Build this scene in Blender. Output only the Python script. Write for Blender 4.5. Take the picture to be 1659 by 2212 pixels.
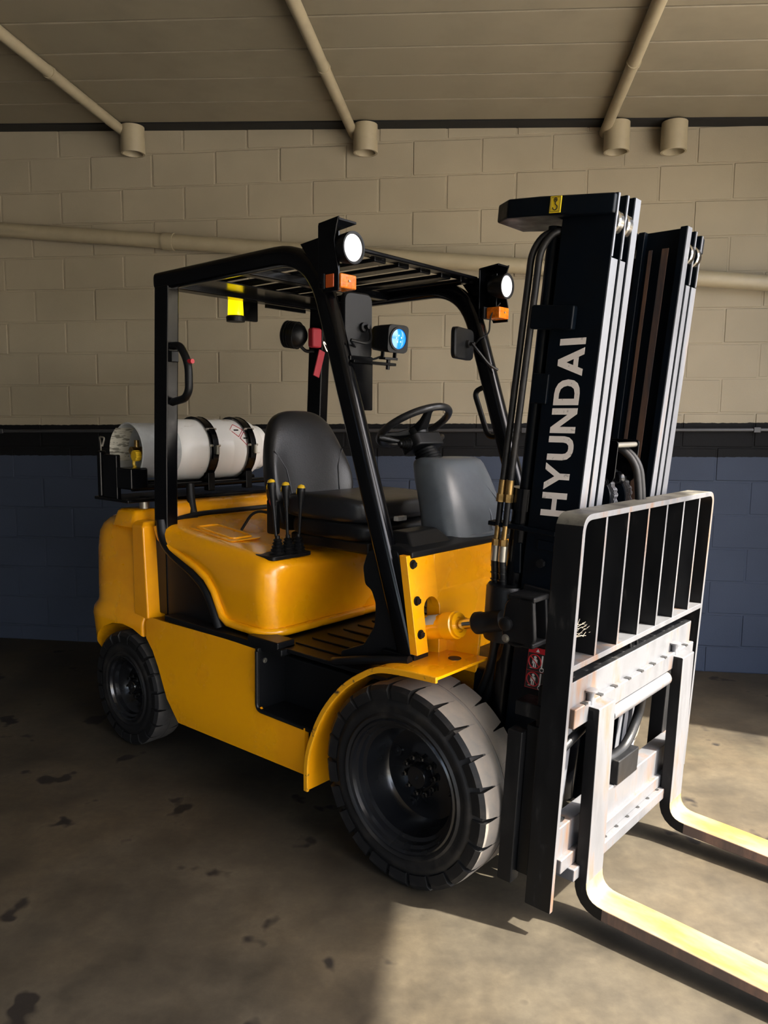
import bpy, bmesh, math, random
from mathutils import Vector, Matrix
random.seed(7)
sc = bpy.context.scene
for o in list(bpy.data.objects):
    bpy.data.objects.remove(o)
R = math.radians

# ------------------------------------------------------------------ camera
F_PX, CAM_H, PITCH, ROLL = 1672.44, 1.5284, 0.118791, 0.009139
cam_d = bpy.data.cameras.new('camera')
cam = bpy.data.objects.new('camera', cam_d)
sc.collection.objects.link(cam)
cam_d.sensor_fit = 'VERTICAL'
cam_d.sensor_height = 24.0
cam_d.lens = F_PX * 24.0 / 2212.0
cam_d.clip_start = 0.02
fw = Vector((0, math.cos(PITCH), -math.sin(PITCH)))
up = Vector((0, math.sin(PITCH), math.cos(PITCH)))
rt = Vector((1, 0, 0))
rt2 = rt * math.cos(ROLL) + up * math.sin(ROLL)
up2 = up * math.cos(ROLL) - rt * math.sin(ROLL)
mw = Matrix((rt2, up2, -fw)).transposed().to_4x4()
mw.translation = (0, 0, CAM_H)
cam.matrix_world = mw
sc.camera = cam

# ------------------------------------------------------------------ world, sun, exposure
sc.view_settings.view_transform = 'Standard'
sc.view_settings.look = 'None'
sc.view_settings.gamma = 1.0
sc.view_settings.use_curve_mapping = False
sc.view_settings.exposure = 1.05
W = bpy.data.worlds.new('sky')
sc.world = W
W.use_nodes = True
bg = W.node_tree.nodes['Background']
SKY_STR = 0.58

TH = -0.715236                    # forklift heading in the room
SUN_AZ = TH + R(16)               # where the sun stands, seen from above
SUN_EL = R(52)
sd = bpy.data.lights.new('sun', 'SUN')
sd.energy = 14.5
sd.angle = R(1.0)
sd.color = (1.0, 0.93, 0.80)
sun = bpy.data.objects.new('sun', sd)
sc.collection.objects.link(sun)
to_sun = Vector((math.cos(SUN_EL) * math.cos(SUN_AZ), math.cos(SUN_EL) * math.sin(SUN_AZ), math.sin(SUN_EL)))
sun.rotation_euler = to_sun.to_track_quat('Z', 'Y').to_euler()
sun.location = to_sun * 12
sky = W.node_tree.nodes.new('ShaderNodeTexSky')
sky.sky_type = 'NISHITA'
sky.sun_disc = False
sky.sun_elevation = SUN_EL
sky.sun_rotation = R(90) - SUN_AZ
sky.air_density = 1.0
sky.dust_density = 5.0
sky.ozone_density = 1.0
W.node_tree.links.new(sky.outputs['Color'], bg.inputs['Color'])
bg.inputs['Strength'].default_value = SKY_STR

# ------------------------------------------------------------------ materials
def pm(name, col, rough=0.5, metal=0.0, coat=0.0, var=0.0, vscale=6.0, col2=None, lo=0.45, hi=0.62,
       bump=0.0, bscale=60.0, emit=None, estr=0.0, spec=0.5, rvar=0.0, detail=4.0, stretch=None):
    m = bpy.data.materials.new(name)
    m.use_nodes = True
    nt = m.node_tree
    b = nt.nodes['Principled BSDF']
    b.inputs['Base Color'].default_value = (*col, 1)
    b.inputs['Roughness'].default_value = rough
    b.inputs['Metallic'].default_value = metal
    b.inputs['Coat Weight'].default_value = coat
    b.inputs['Coat Roughness'].default_value = 0.12
    b.inputs['Specular IOR Level'].default_value = spec
    if emit:
        b.inputs['Emission Color'].default_value = (*emit, 1)
        b.inputs['Emission Strength'].default_value = estr
    tc = nt.nodes.new('ShaderNodeTexCoord')
    src = tc.outputs['Object']
    if stretch:
        mp = nt.nodes.new('ShaderNodeMapping')
        mp.inputs['Scale'].default_value = stretch
        nt.links.new(src, mp.inputs['Vector'])
        src = mp.outputs['Vector']
    if col2 is not None or var or rvar:
        n = nt.nodes.new('ShaderNodeTexNoise')
        n.inputs['Scale'].default_value = vscale
        n.inputs['Detail'].default_value = detail
        n.inputs['Roughness'].default_value = 0.62
        nt.links.new(src, n.inputs['Vector'])
        if col2 is None:
            col2 = tuple(max(0, c * (1 - var)) for c in col)
        rp = nt.nodes.new('ShaderNodeValToRGB')
        rp.color_ramp.elements[0].position = lo
        rp.color_ramp.elements[1].position = hi
        rp.color_ramp.elements[0].color = (*col, 1)
        rp.color_ramp.elements[1].color = (*col2, 1)
        nt.links.new(n.outputs['Fac'], rp.inputs['Fac'])
        nt.links.new(rp.outputs['Color'], b.inputs['Base Color'])
        if rvar:
            mr = nt.nodes.new('ShaderNodeMapRange')
            mr.inputs['From Min'].default_value = 0.35
            mr.inputs['From Max'].default_value = 0.65
            mr.inputs['To Min'].default_value = max(0.03, rough - rvar)
            mr.inputs['To Max'].default_value = min(1, rough + rvar)
            nt.links.new(n.outputs['Fac'], mr.inputs['Value'])
            nt.links.new(mr.outputs['Result'], b.inputs['Roughness'])
    if bump:
        n2 = nt.nodes.new('ShaderNodeTexNoise')
        n2.inputs['Scale'].default_value = bscale
        n2.inputs['Detail'].default_value = 3
        nt.links.new(src, n2.inputs['Vector'])
        bp = nt.nodes.new('ShaderNodeBump')
        bp.inputs['Strength'].default_value = bump
        bp.inputs['Distance'].default_value = 0.004
        nt.links.new(n2.outputs['Fac'], bp.inputs['Height'])
        nt.links.new(bp.outputs['Normal'], b.inputs['Normal'])
    return m

M = {}
M['yellow'] = pm('yellow_paint', (0.95, 0.405, 0.002), 0.28, coat=0.4, col2=(0.88, 0.35, 0.002), vscale=3.0, rvar=0.08, bump=0.03, bscale=40)
M['yellow_worn'] = pm('worn_yellow_paint', (0.72, 0.32, 0.006), 0.42, coat=0.2, col2=(0.05, 0.035, 0.02), vscale=26, lo=0.60, hi=0.66, detail=8)
M['black'] = pm('black_gloss_paint', (0.0012, 0.0014, 0.0020), 0.20, coat=0.0, spec=0.26, rvar=0.05, var=0.2, vscale=8)
M['black_mast'] = pm('black_mast_paint', (0.0015, 0.0034, 0.0065), 0.38, spec=0.15, var=0.3, vscale=10, rvar=0.1, bump=0.05, bscale=90)
M['black_worn'] = pm('scuffed_black_steel', (0.0045, 0.0048, 0.0055), 0.44, spec=0.25, col2=(0.035, 0.033, 0.031), vscale=22, lo=0.60, hi=0.78, detail=9, rvar=0.12, stretch=(1, 1, 0.25))
M['plastic'] = pm('black_plastic', (0.0045, 0.005, 0.006), 0.40, spec=0.30, bump=0.12, bscale=260, var=0.2)
M['grey_plastic'] = pm('grey_plastic_shroud', (0.085, 0.10, 0.118), 0.36, bump=0.06, bscale=200, var=0.25, vscale=5)
M['vinyl'] = pm('black_vinyl', (0.012, 0.0125, 0.0145), 0.32, bump=0.10, bscale=160)
M['rubber'] = pm('tyre_rubber', (0.007, 0.007, 0.0075), 0.50, spec=0.35, bump=0.10, bscale=120, col2=(0.03, 0.026, 0.022), vscale=9, lo=0.5, hi=0.75)
M['tread'] = pm('dusty_tread_rubber', (0.13, 0.121, 0.108), 0.85, bump=0.25, bscale=90, col2=(0.185, 0.155, 0.125), vscale=7, lo=0.40, hi=0.68, detail=8)
M['tread_dark'] = pm('worn_dark_tread', (0.030, 0.028, 0.026), 0.8, bump=0.25, bscale=90, col2=(0.06, 0.054, 0.047), vscale=7, detail=8)
M['rim'] = pm('black_rim_paint', (0.006, 0.0065, 0.008), 0.24, coat=0.3, var=0.3, rvar=0.06)
M['steel'] = pm('worn_bare_steel', (0.14, 0.144, 0.156), 0.48, metal=0.55, col2=(0.17, 0.09, 0.042), vscale=14, lo=0.52, hi=0.72, detail=9, rvar=0.12, stretch=(1, 1, 0.22))
M['lit_worn_top'] = pm('lit_worn_olive_steel', (0.10, 0.095, 0.078), 0.55, col2=(0.03, 0.028, 0.025), vscale=14, detail=9)  # worn tops of the backrest, made paler as if lit
M['rail_steel'] = pm('polished_rail_steel', (0.20, 0.21, 0.235), 0.40, metal=0.5, col2=(0.24, 0.17, 0.12), vscale=12, lo=0.58, hi=0.78, detail=9, rvar=0.1, stretch=(1, 1, 0.12))
M['fork'] = pm('rusty_fork_steel', (0.25, 0.20, 0.11), 0.42, metal=0.25, col2=(0.24, 0.12, 0.030), vscale=9, lo=0.42, hi=0.62, detail=9, rvar=0.14, stretch=(0.35, 1, 1))
M['fork_shade_side'] = pm('shaded_rusty_fork', (0.085, 0.055, 0.042), 0.6, col2=(0.16, 0.09, 0.06), vscale=16, detail=9, stretch=(1, 1, 0.25))  # darker copy of the fork rust, shade put into the colour
M['rust'] = pm('rust_streak_steel', (0.10, 0.055, 0.035), 0.6, metal=0.3, col2=(0.03, 0.03, 0.035), vscale=16, detail=8, stretch=(1, 1, 0.12))
M['chrome'] = pm('chrome_rod', (0.62, 0.60, 0.55), 0.14, metal=1.0)
M['zinc'] = pm('zinc_bolt', (0.40, 0.38, 0.33), 0.35, metal=0.9)
M['brass'] = pm('brass_fitting', (0.42, 0.27, 0.10), 0.35, metal=0.9, var=0.4, vscale=40)
M['tank'] = pm('white_cylinder_paint', (0.78, 0.77, 0.74), 0.34, coat=0.2, col2=(0.38, 0.32, 0.26), vscale=13, lo=0.61, hi=0.70, detail=9, stretch=(1, 0.35, 2.2))
M['tank_grey'] = pm('grey_collar_paint', (0.42, 0.44, 0.44), 0.4, var=0.25)
M['paper'] = pm('white_label', (0.80, 0.79, 0.76), 0.5, col2=(0.68, 0.65, 0.60), vscale=60)
M['letter'] = pm('off_white_lettering', (0.76, 0.70, 0.66), 0.5, col2=(0.42, 0.38, 0.35), vscale=70, lo=0.60, hi=0.68, detail=6)
M['straw'] = pm('dry_straw', (0.30, 0.27, 0.21), 0.8)
M['red'] = pm('red_print', (0.50, 0.012, 0.022), 0.4)
M['red_cloth'] = pm('red_webbing', (0.30, 0.010, 0.022), 0.6, bump=0.2, bscale=300)
M['label_yellow'] = pm('yellow_sticker', (0.85, 0.62, 0.02), 0.4)
M['print_black'] = pm('black_print', (0.01, 0.01, 0.01), 0.5)
M['amber'] = pm('amber_lens', (0.80, 0.19, 0.008), 0.22, coat=0.4, var=0.35, vscale=60, bump=0.3, bscale=160)
M['amber_dark'] = pm('amber_lens_side', (0.45, 0.07, 0.004), 0.25, coat=0.4)
M['beacon'] = pm('yellow_beacon_dome', (0.95, 0.72, 0.01), 0.2, coat=0.4, emit=(1.0, 0.72, 0.0), estr=0.9)
M['lens'] = pm('lit_work_lamp_lens', (0.9, 0.9, 0.92), 0.15, coat=0.5, emit=(1.0, 0.98, 0.95), estr=0.42)
M['blue'] = pm('blue_spot_lens', (0.02, 0.22, 0.80), 0.12, coat=0.6, emit=(0.0, 0.16, 0.80), estr=0.55, col2=(0.03, 0.30, 0.90), vscale=45)
M['blue_dot'] = pm('blue_led', (0.4, 0.75, 1.0), 0.2, emit=(0.35, 0.7, 1.0), estr=0.7)
M['knob_yellow'] = pm('yellow_knob', (0.72, 0.45, 0.02), 0.35)
M['tank_plate'] = pm('cylinder_data_plate', (0.50, 0.48, 0.40), 0.5, col2=(0.16, 0.15, 0.12), vscale=90, lo=0.5, hi=0.56, stretch=(1, 0.2, 1.0))
M['ceiling'] = pm('cream_ceiling_paint', (0.23, 0.198, 0.140), 0.6, var=0.12, vscale=2.5)
M['bounce_ground'] = pm('pale_bounce_concrete', (0.46, 0.44, 0.40), 0.8, var=0.2, vscale=2)  # kept bright so the added ground throws sunlight back
M['gap'] = pm('gap_shadow_black', (0.004, 0.004, 0.004), 0.8)  # shadow of the ceiling gap as a black colour
M['pipe'] = pm('cream_conduit', (0.33, 0.28, 0.185), 0.45, var=0.1)
M['pipe_dark'] = pm('dark_conduit', (0.03, 0.03, 0.032), 0.4)
M['dark_outer'] = pm('dark_wall_bounce_cut', (0.05, 0.055, 0.065), 0.8, var=0.15)  # unseen walls only, dark to cut bounced light
M['outer'] = pm('sun_blocker_render', (0.34, 0.31, 0.26), 0.85, var=0.15)  # only for the added sun blocker on the right

def floor_material():
    m = bpy.data.materials.new('stained_concrete')
    m.use_nodes = True
    nt = m.node_tree
    N, L = nt.nodes, nt.links
    b = N['Principled BSDF']
    tc = N.new('ShaderNodeTexCoord')
    def noise(scale, detail, rough=0.6):
        n = N.new('ShaderNodeTexNoise')
        n.inputs['Scale'].default_value = scale
        n.inputs['Detail'].default_value = detail
        n.inputs['Roughness'].default_value = rough
        L.new(tc.outputs['Object'], n.inputs['Vector'])
        return n
    def ramp(fac, pts):
        r = N.new('ShaderNodeValToRGB')
        e = r.color_ramp.elements
        while len(e) < len(pts):
            e.new(0.5)
        for k, (p, c) in enumerate(pts):
            e[k].position = p
            e[k].color = (*c, 1)
        L.new(fac, r.inputs['Fac'])
        return r
    def mix(fac, a, bb, mode='MIX'):
        x = N.new('ShaderNodeMix')
        x.data_type = 'RGBA'
        x.blend_type = mode
        if isinstance(fac, float):
            x.inputs[0].default_value = fac
        else:
            L.new(fac, x.inputs[0])
        for s, v in ((6, a), (7, bb)):
            if isinstance(v, tuple):
                x.inputs[s].default_value = (*v, 1)
            else:
                L.new(v, x.inputs[s])
        return x.outputs[2]
    n1 = noise(2.3, 8, 0.72)
    base = ramp(n1.outputs['Fac'], [(0.30, (0.0135, 0.0112, 0.0078)), (0.5, (0.034, 0.0282, 0.0190)), (0.70, (0.058, 0.0485, 0.0325))]).outputs['Color']
    n2 = noise(0.9, 4)
    tint = ramp(n2.outputs['Fac'], [(0.45, (0.5, 0.5, 0.5)), (0.62, (0.56, 0.50, 0.40)), (0.75, (0.50, 0.53, 0.46))]).outputs['Color']
    c = mix(0.6, base, tint, 'OVERLAY')
    n3 = noise(4.6, 3, 0.5)                      # oil spots with a shape of their own
    spot = ramp(n3.outputs['Fac'], [(0.645, (0, 0, 0)), (0.68, (1, 1, 1))]).outputs['Color']
    c = mix(spot, c, (0.008, 0.006, 0.0045))
    n4 = noise(30, 4)
    c = mix(0.22, c, ramp(n4.outputs['Fac'], [(0.35, (0.3, 0.3, 0.3)), (0.7, (0.7, 0.7, 0.7))]).outputs['Color'], 'OVERLAY')
    b.inputs['Specular IOR Level'].default_value = 0.3
    L.new(c, b.inputs['Base Color'])
    rr = N.new('ShaderNodeMapRange')
    rr.inputs['To Min'].default_value = 0.55
    rr.inputs['To Max'].default_value = 0.80
    L.new(n1.outputs['Fac'], rr.inputs['Value'])
    L.new(rr.outputs['Result'], b.inputs['Roughness'])
    bp = N.new('ShaderNodeBump')
    bp.inputs['Strength'].default_value = 0.15
    bp.inputs['Distance'].default_value = 0.004
    L.new(n4.outputs['Fac'], bp.inputs['Height'])
    L.new(bp.outputs['Normal'], b.inputs['Normal'])
    return m
M['floor'] = floor_material()

# the block wall's paint: cream above, a black band, slate blue below (bands run along the courses)
WALL_YAW = R(-7.225)
WD = Vector((math.cos(WALL_YAW), math.sin(WALL_YAW), 0))
WN = Vector((-WD.y, WD.x, 0))
WALL_D = 4.852
COURSE_SLOPE = 0.0125
def wall_material():
    m = bpy.data.materials.new('painted_blockwork')
    m.use_nodes = True
    nt = m.node_tree
    N, L = nt.nodes, nt.links
    b = N['Principled BSDF']
    g = N.new('ShaderNodeNewGeometry')
    sx = N.new('ShaderNodeSeparateXYZ')
    L.new(g.outputs['Position'], sx.inputs[0])
    dt = N.new('ShaderNodeVectorMath')
    dt.operation = 'DOT_PRODUCT'
    L.new(g.outputs['Position'], dt.inputs[0])
    dt.inputs[1].default_value = (-WD.x * COURSE_SLOPE, -WD.y * COURSE_SLOPE, 1)
    nz = N.new('ShaderNodeTexNoise')
    nz.inputs['Scale'].default_value = 30
    L.new(g.outputs['Position'], nz.inputs['Vector'])
    mm = N.new('ShaderNodeMath')
    mm.operation = 'MULTIPLY_ADD'
    L.new(nz.outputs['Fac'], mm.inputs[0])
    mm.inputs[1].default_value = 0.012
    L.new(dt.outputs['Value'], mm.inputs[2])
    rp = N.new('ShaderNodeValToRGB')
    rp.color_ramp.interpolation = 'CONSTANT'
    e = rp.color_ramp.elements
    e[0].position = 0.0
    e[0].color = (0.036, 0.046, 0.070, 1)
    e[1].position = (1.295 + 0.006) / 4
    e[1].color = (0.0025, 0.0025, 0.003, 1)
    k = e.new((1.505 + 0.006) / 4)
    k.color = (0.30, 0.258, 0.185, 1)
    dv = N.new('ShaderNodeMath')
    dv.operation = 'DIVIDE'
    dv.inputs[1].default_value = 4.0
    L.new(mm.outputs[0], dv.inputs[0])
    L.new(dv.outputs[0], rp.inputs['Fac'])
    n2 = N.new('ShaderNodeTexNoise')
    n2.inputs['Scale'].default_value = 2.2
    n2.inputs['Detail'].default_value = 6
    L.new(g.outputs['Position'], n2.inputs['Vector'])
    r2 = N.new('ShaderNodeValToRGB')
    r2.color_ramp.elements[0].position = 0.3
    r2.color_ramp.elements[0].color = (0.42, 0.42, 0.42, 1)
    r2.color_ramp.elements[1].position = 0.7
    r2.color_ramp.elements[1].color = (0.58, 0.58, 0.58, 1)
    L.new(n2.outputs['Fac'], r2.inputs['Fac'])
    mx = N.new('ShaderNodeMix')
    mx.data_type = 'RGBA'
    mx.blend_type = 'OVERLAY'
    mx.inputs[0].default_value = 0.5
    L.new(rp.outputs['Color'], mx.inputs[6])
    L.new(r2.outputs['Color'], mx.inputs[7])
    L.new(mx.outputs[2], b.inputs['Base Color'])
    b.inputs['Roughness'].default_value = 0.75
    b.inputs['Specular IOR Level'].default_value = 0.2
    n3 = N.new('ShaderNodeTexNoise')
    n3.inputs['Scale'].default_value = 140
    L.new(g.outputs['Position'], n3.inputs['Vector'])
    bp = N.new('ShaderNodeBump')
    bp.inputs['Strength'].default_value = 0.25
    bp.inputs['Distance'].default_value = 0.003
    L.new(n3.outputs['Fac'], bp.inputs['Height'])
    L.new(bp.outputs['Normal'], b.inputs['Normal'])
    return m
M['wall'] = wall_material()

# ------------------------------------------------------------------ mesh helpers
def fillet(pts, r, n=6):
    """round the inner corners of an open 3D polyline"""
    pts = [Vector(p) for p in pts]
    out = [pts[0]]
    for i in range(1, len(pts) - 1):
        a, b, c = pts[i - 1], pts[i], pts[i + 1]
        rr = r[i - 1] if isinstance(r, (list, tuple)) else r
        u, v = (a - b), (c - b)
        d = min(rr, u.length * 0.49, v.length * 0.49)
        p0, p2 = b + u.normalized() * d, b + v.normalized() * d
        for k in range(n + 1):
            t = k / n
            out.append(p0 * (1 - t) ** 2 + b * 2 * t * (1 - t) + p2 * t * t)
    out.append(pts[-1])
    return out

def round_poly(pts, r, n=4):
    """round every corner of a closed 2D polygon"""
    out = []
    m = len(pts)
    for i in range(m):
        a, b, c = Vector(pts[i - 1]), Vector(pts[i]), Vector(pts[(i + 1) % m])
        rr = r[i] if isinstance(r, (list, tuple)) else r
        if rr <= 0:
            out.append(tuple(b))
            continue
        u, v = a - b, c - b
        d = min(rr, u.length * 0.49, v.length * 0.49)
        p0, p2 = b + u.normalized() * d, b + v.normalized() * d
        for k in range(n + 1):
            t = k / n
            out.append(tuple(p0 * (1 - t) ** 2 + b * 2 * t * (1 - t) + p2 * t * t))
    return out

class MB:
    def __init__(self):
        self.bm = bmesh.new()
    def faces(self, vs, fs):
        v = [self.bm.verts.new(p) for p in vs]
        for f in fs:
            try:
                self.bm.faces.new([v[i] for i in f])
            except ValueError:
                pass
        return self
    def box(self, x0, x1, y0, y1, z0, z1, rot=None, at=None):
        vs = [Vector((x, y, z)) for x in (x0, x1) for y in (y0, y1) for z in (z0, z1)]
        if rot is not None:
            c = Vector(at) if at else Vector(((x0 + x1) / 2, (y0 + y1) / 2, (z0 + z1) / 2))
            vs = [rot @ (p - c) + c for p in vs]
        return self.faces(vs, [(0, 1, 3, 2), (4, 6, 7, 5), (0, 4, 5, 1), (2, 3, 7, 6), (0, 2, 6, 4), (1, 5, 7, 3)])
    def prism(self, poly, axis, a, b):
        """extrude a 2D polygon along an axis; poly is (other axes in xyz order)"""
        def p3(p, t):
            return {'x': (t, p[0], p[1]), 'y': (p[0], t, p[1]), 'z': (p[0], p[1], t)}[axis]
        n = len(poly)
        vs = [p3(p, a) for p in poly] + [p3(p, b) for p in poly]
        fs = [tuple(range(n)), tuple(range(2 * n - 1, n - 1, -1))] + [(i, i + n, (i + 1) % n + n, (i + 1) % n) for i in range(n)]
        return self.faces(vs, fs)
    def loft(self, rings, cap=True, closed=True):
        n = len(rings[0])
        vs = [p for r in rings for p in r]
        fs = []
        for k in range(len(rings) - 1):
            for i in range(n if closed else n - 1):
                j = (i + 1) % n
                fs.append((k * n + i, k * n + j, (k + 1) * n + j, (k + 1) * n + i))
        if cap:
            fs.append(tuple(range(n)))
            fs.append(tuple(range((len(rings) - 1) * n + n - 1, (len(rings) - 1) * n - 1, -1)))
        return self.faces(vs, fs)
    def tube(self, path, r, n=10, closed=False, flat=None):
        path = [Vector(p) for p in path]
        m = len(path)
        rings = []
        prev = None
        for i in range(m):
            if closed:
                t = (path[(i + 1) % m] - path[i - 1]).normalized()
            else:
                t = (path[min(i + 1, m - 1)] - path[max(i - 1, 0)]).normalized()
            if prev is None:
                a = Vector((0, 0, 1)) if abs(t.z) < 0.9 else Vector((0, 1, 0))
                u = (a - t * a.dot(t)).normalized()
            else:
                u = (prev - t * prev.dot(t)).normalized()
            prev = u
            w = t.cross(u)
            rr = r[i] if isinstance(r, (list, tuple)) else r
            fx, fy = (1, 1) if flat is None else flat
            rings.append([path[i] + (u * math.cos(2 * math.pi * k / n) * fx + w * math.sin(2 * math.pi * k / n) * fy) * rr for k in range(n)])
        if closed:
            rings.append(rings[0])
        return self.loft(rings, cap=not closed)
    def cyl(self, p0, p1, r, n=20, r1=None):
        return self.tube([p0, p1], [r, r if r1 is None else r1], n)
    def lathe(self, prof, origin, axis, n=48, cap=False, phase=0.0):
        """prof: (distance along the axis, radius)"""
        ax = Vector(axis).normalized()
        a = Vector((0, 0, 1)) if abs(ax.z) < 0.9 else Vector((1, 0, 0))
        u = (a - ax * a.dot(ax)).normalized()
        w = ax.cross(u)
        o = Vector(origin)
        rings = [[o + ax * d + (u * math.cos(2 * math.pi * k / n + phase) + w * math.sin(2 * math.pi * k / n + phase)) * max(r, 1e-5) for k in range(n)] for d, r in prof]
        return self.loft(rings, cap=cap)
    def sweep(self, path, prof, side, closed=False):
        """sweep a 2D profile; side(i) gives the frame's two axes at a point"""
        rings = []
        for i, p in enumerate(path):
            a, b = side(i)
            rings.append([Vector(p) + Vector(a) * q[0] + Vector(b) * q[1] for q in prof])
        return self.loft(rings, cap=True)
    def xform(self, mat):
        bmesh.ops.transform(self.bm, matrix=mat, verts=self.bm.verts)
        return self
    def build(self, name, mat, parent=None, bevel=0.0, smooth=40, seg=2, sub=0, mats=None, pick=None, keep=False):
        bm = self.bm
        bmesh.ops.remove_doubles(bm, verts=bm.verts, dist=1e-6)
        bmesh.ops.recalc_face_normals(bm, faces=bm.faces)
        me = bpy.data.meshes.new(name)
        if pick:
            bm.normal_update()
            for f in bm.faces:
                f.material_index = pick(f.normal, f.calc_center_median())
        bm.to_mesh(me)
        if not keep:
            bm.free()
        me.materials.append(mat)
        for x in (mats or []):
            me.materials.append(x)
        if smooth:
            me.shade_smooth()
            me.set_sharp_from_angle(angle=R(smooth))
        o = bpy.data.objects.new(name, me)
        sc.collection.objects.link(o)
        if parent is not None:
            o.parent = parent
        if sub:
            md = o.modifiers.new('subdivision', 'SUBSURF')
            md.levels = sub
            md.render_levels = sub
        if bevel:
            md = o.modifiers.new('bevel', 'BEVEL')
            md.width = bevel
            md.segments = seg
            md.limit_method = 'ANGLE'
            md.angle_limit = R(35)
            md.harden_normals = True
        return o

def dup(o, parent, mat=None, loc=None):
    c = o.copy()
    sc.collection.objects.link(c)
    c.parent = parent
    if mat is not None:
        c.matrix_local = mat
    return c

def thing(name, label, cat, loc=(0, 0, 0), rotz=0.0, group=None):
    o = bpy.data.objects.new(name, None)
    o.empty_display_size = 0.1
    sc.collection.objects.link(o)
    o.location = loc
    o.rotation_euler = (0, 0, rotz)
    return tag(o, label, cat, group)

def tag(o, label=None, cat=None, group=None, kind=None):
    if label:
        o['label'] = label
    if cat:
        o['category'] = cat
    if group:
        o['group'] = group
    if kind:
        o['kind'] = kind
    return o

# ================================================================== the setting
def wall_frame(o, u=0.0, v=0.0, z=0.0):
    """an object whose local x runs along the back wall and local y into it"""
    mat = Matrix((WD, WN, Vector((0, 0, 1)))).transposed().to_4x4()
    mat.translation = WD * u + WN * (WALL_D + v) + Vector((0, 0, z))
    o.matrix_world = mat
    return o

tag(MB().box(-4.3, 2.9, -7.0, 6.2, -0.2, 0.0).build('floor', M['floor'], smooth=0), kind='structure')

tag(MB().box(2.5, 40.0, -30.0, 30.0, -0.05, 0.004).build('floor_bounce', M['bounce_ground'], smooth=0), kind='structure')  # unseen pale ground added to bounce sunlight into the bay

wall = MB().box(-4.7, 2.85, 0.004, 0.20, 0.0, 3.55).build('wall_back', M['wall'], smooth=0)
wall_frame(wall)
tag(wall, kind='structure')
BH, BL, J = 0.2035, 0.4105, 0.010
def block_mesh(l, z0, z1, name):
    o = MB().box(0, l, 0.0, 0.03, z0, z1)
    ob = o.build(name, M['wall'], None, bevel=0.004, smooth=0, seg=1)
    return ob
proto = {}
for row in range(-8, 10):
    zb = 1.566 + row * BH
    if zb > 3.40:
        break
    off = 0.0 if row % 2 else BL / 2
    for col in range(-5, 14):
        u0 = -2.924 + off + (col) * BL
        u1 = u0 + BL
        a, b2 = max(u0, -4.65), min(u1, 2.80)
        if b2 - a < 0.03:
            continue
        zz = zb + COURSE_SLOPE * (a + b2) / 2
        lo, hi = J / 2, BH - J / 2
        if zz + lo < 0.002:
            lo = 0.002 - zz
            if hi - lo < 0.02:
                continue
        key = (round(b2 - a, 3), round(lo, 3))
        if key in proto:
            ob = dup(proto[key], wall)
        else:
            ob = block_mesh(b2 - a - J, lo, hi, 'block')
            ob.parent = wall
            proto[key] = ob
        ob.matrix_local = Matrix.Translation((a + J / 2, random.uniform(-0.0012, 0.0012), zz))

# ceiling boards run along the wall; the sheet itself is the structure
CE0, CES = 3.267, -0.0288
def ceil_z(u):
    return CE0 + CES * (u + 0.635)
ceil = MB().faces([(u, v, ceil_z(u) + dz) for dz in (0.015, 0.10) for u, v in ((-4.7, -7.6), (2.16, -7.6), (2.16, 0.2), (-4.7, 0.2))],
                  [(0, 1, 2, 3), (7, 6, 5, 4), (0, 4, 5, 1), (1, 5, 6, 2), (2, 6, 7, 3), (3, 7, 4, 0)]).build('ceiling', M['ceiling'], smooth=0)
wall_frame(ceil)
tag(ceil, kind='structure')
board = None
for k in range(24):
    v0 = -0.115 - 0.30 * (k + 1)
    mtx = Matrix.Translation((0, v0, 0))
    if board is None:
        b = MB().faces([(u, v, ceil_z(u) + dz) for dz in (0.0, 0.02) for u, v in ((-4.68, 0.006), (2.15, 0.006), (2.15, 0.294), (-4.68, 0.294))],
                       [(0, 1, 2, 3), (7, 6, 5, 4), (0, 4, 5, 1), (1, 5, 6, 2), (2, 6, 7, 3), (3, 7, 4, 0)])
        board = b.build('ceiling_board', M['ceiling'], ceil, bevel=0.006, seg=1)
        board.matrix_local = mtx
    else:
        dup(board, ceil, mtx)
tr = MB().faces([(u, v, ceil_z(u) + dz) for dz in (-0.004, 0.03) for u, v in ((-4.68, -0.112), (2.84, -0.112), (2.84, 0.004), (-4.68, 0.004))],
                [(0, 1, 2, 3), (7, 6, 5, 4), (0, 4, 5, 1), (1, 5, 6, 2), (2, 6, 7, 3), (3, 7, 4, 0)]).build('trim_shade_1', M['gap'], smooth=0)  # black strip standing in for the shadowed recess along the wall
wall_frame(tr)
tag(tr, kind='structure')

# side walls out of view: closed on the left, added light blockers in front and on the right, the bay otherwise open there
lw = MB().box(-0.2, 0.0, -2.9, 5.4, 0.0, 3.5).build('wall_left', M['dark_outer'], smooth=0)
lw.location = (-4.0, 0, 0)
tag(lw, kind='structure')
fw_ = MB()
fw_.box(-4.2, -2.1, -0.2, 0.0, 0.0, 3.3)
fw_.box(-2.1, 2.3, -0.2, 0.0, 2.15, 3.3)
fwo = fw_.build('wall_light_blocker', M['dark_outer'], smooth=0)  # added jamb and header, keep light off the upper back wall
fwo.location = (0, -2.7, 0)
tag(fwo, kind='structure')
rw = MB().box(0.0, 0.2, 3.15, 4.85, 0.005, 3.85).build('wall_sun_blocker', M['outer'], smooth=0)  # unseen, added to keep direct sun off the back wall
rw.location = (2.95, 0, 0)
tag(rw, kind='structure')

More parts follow.
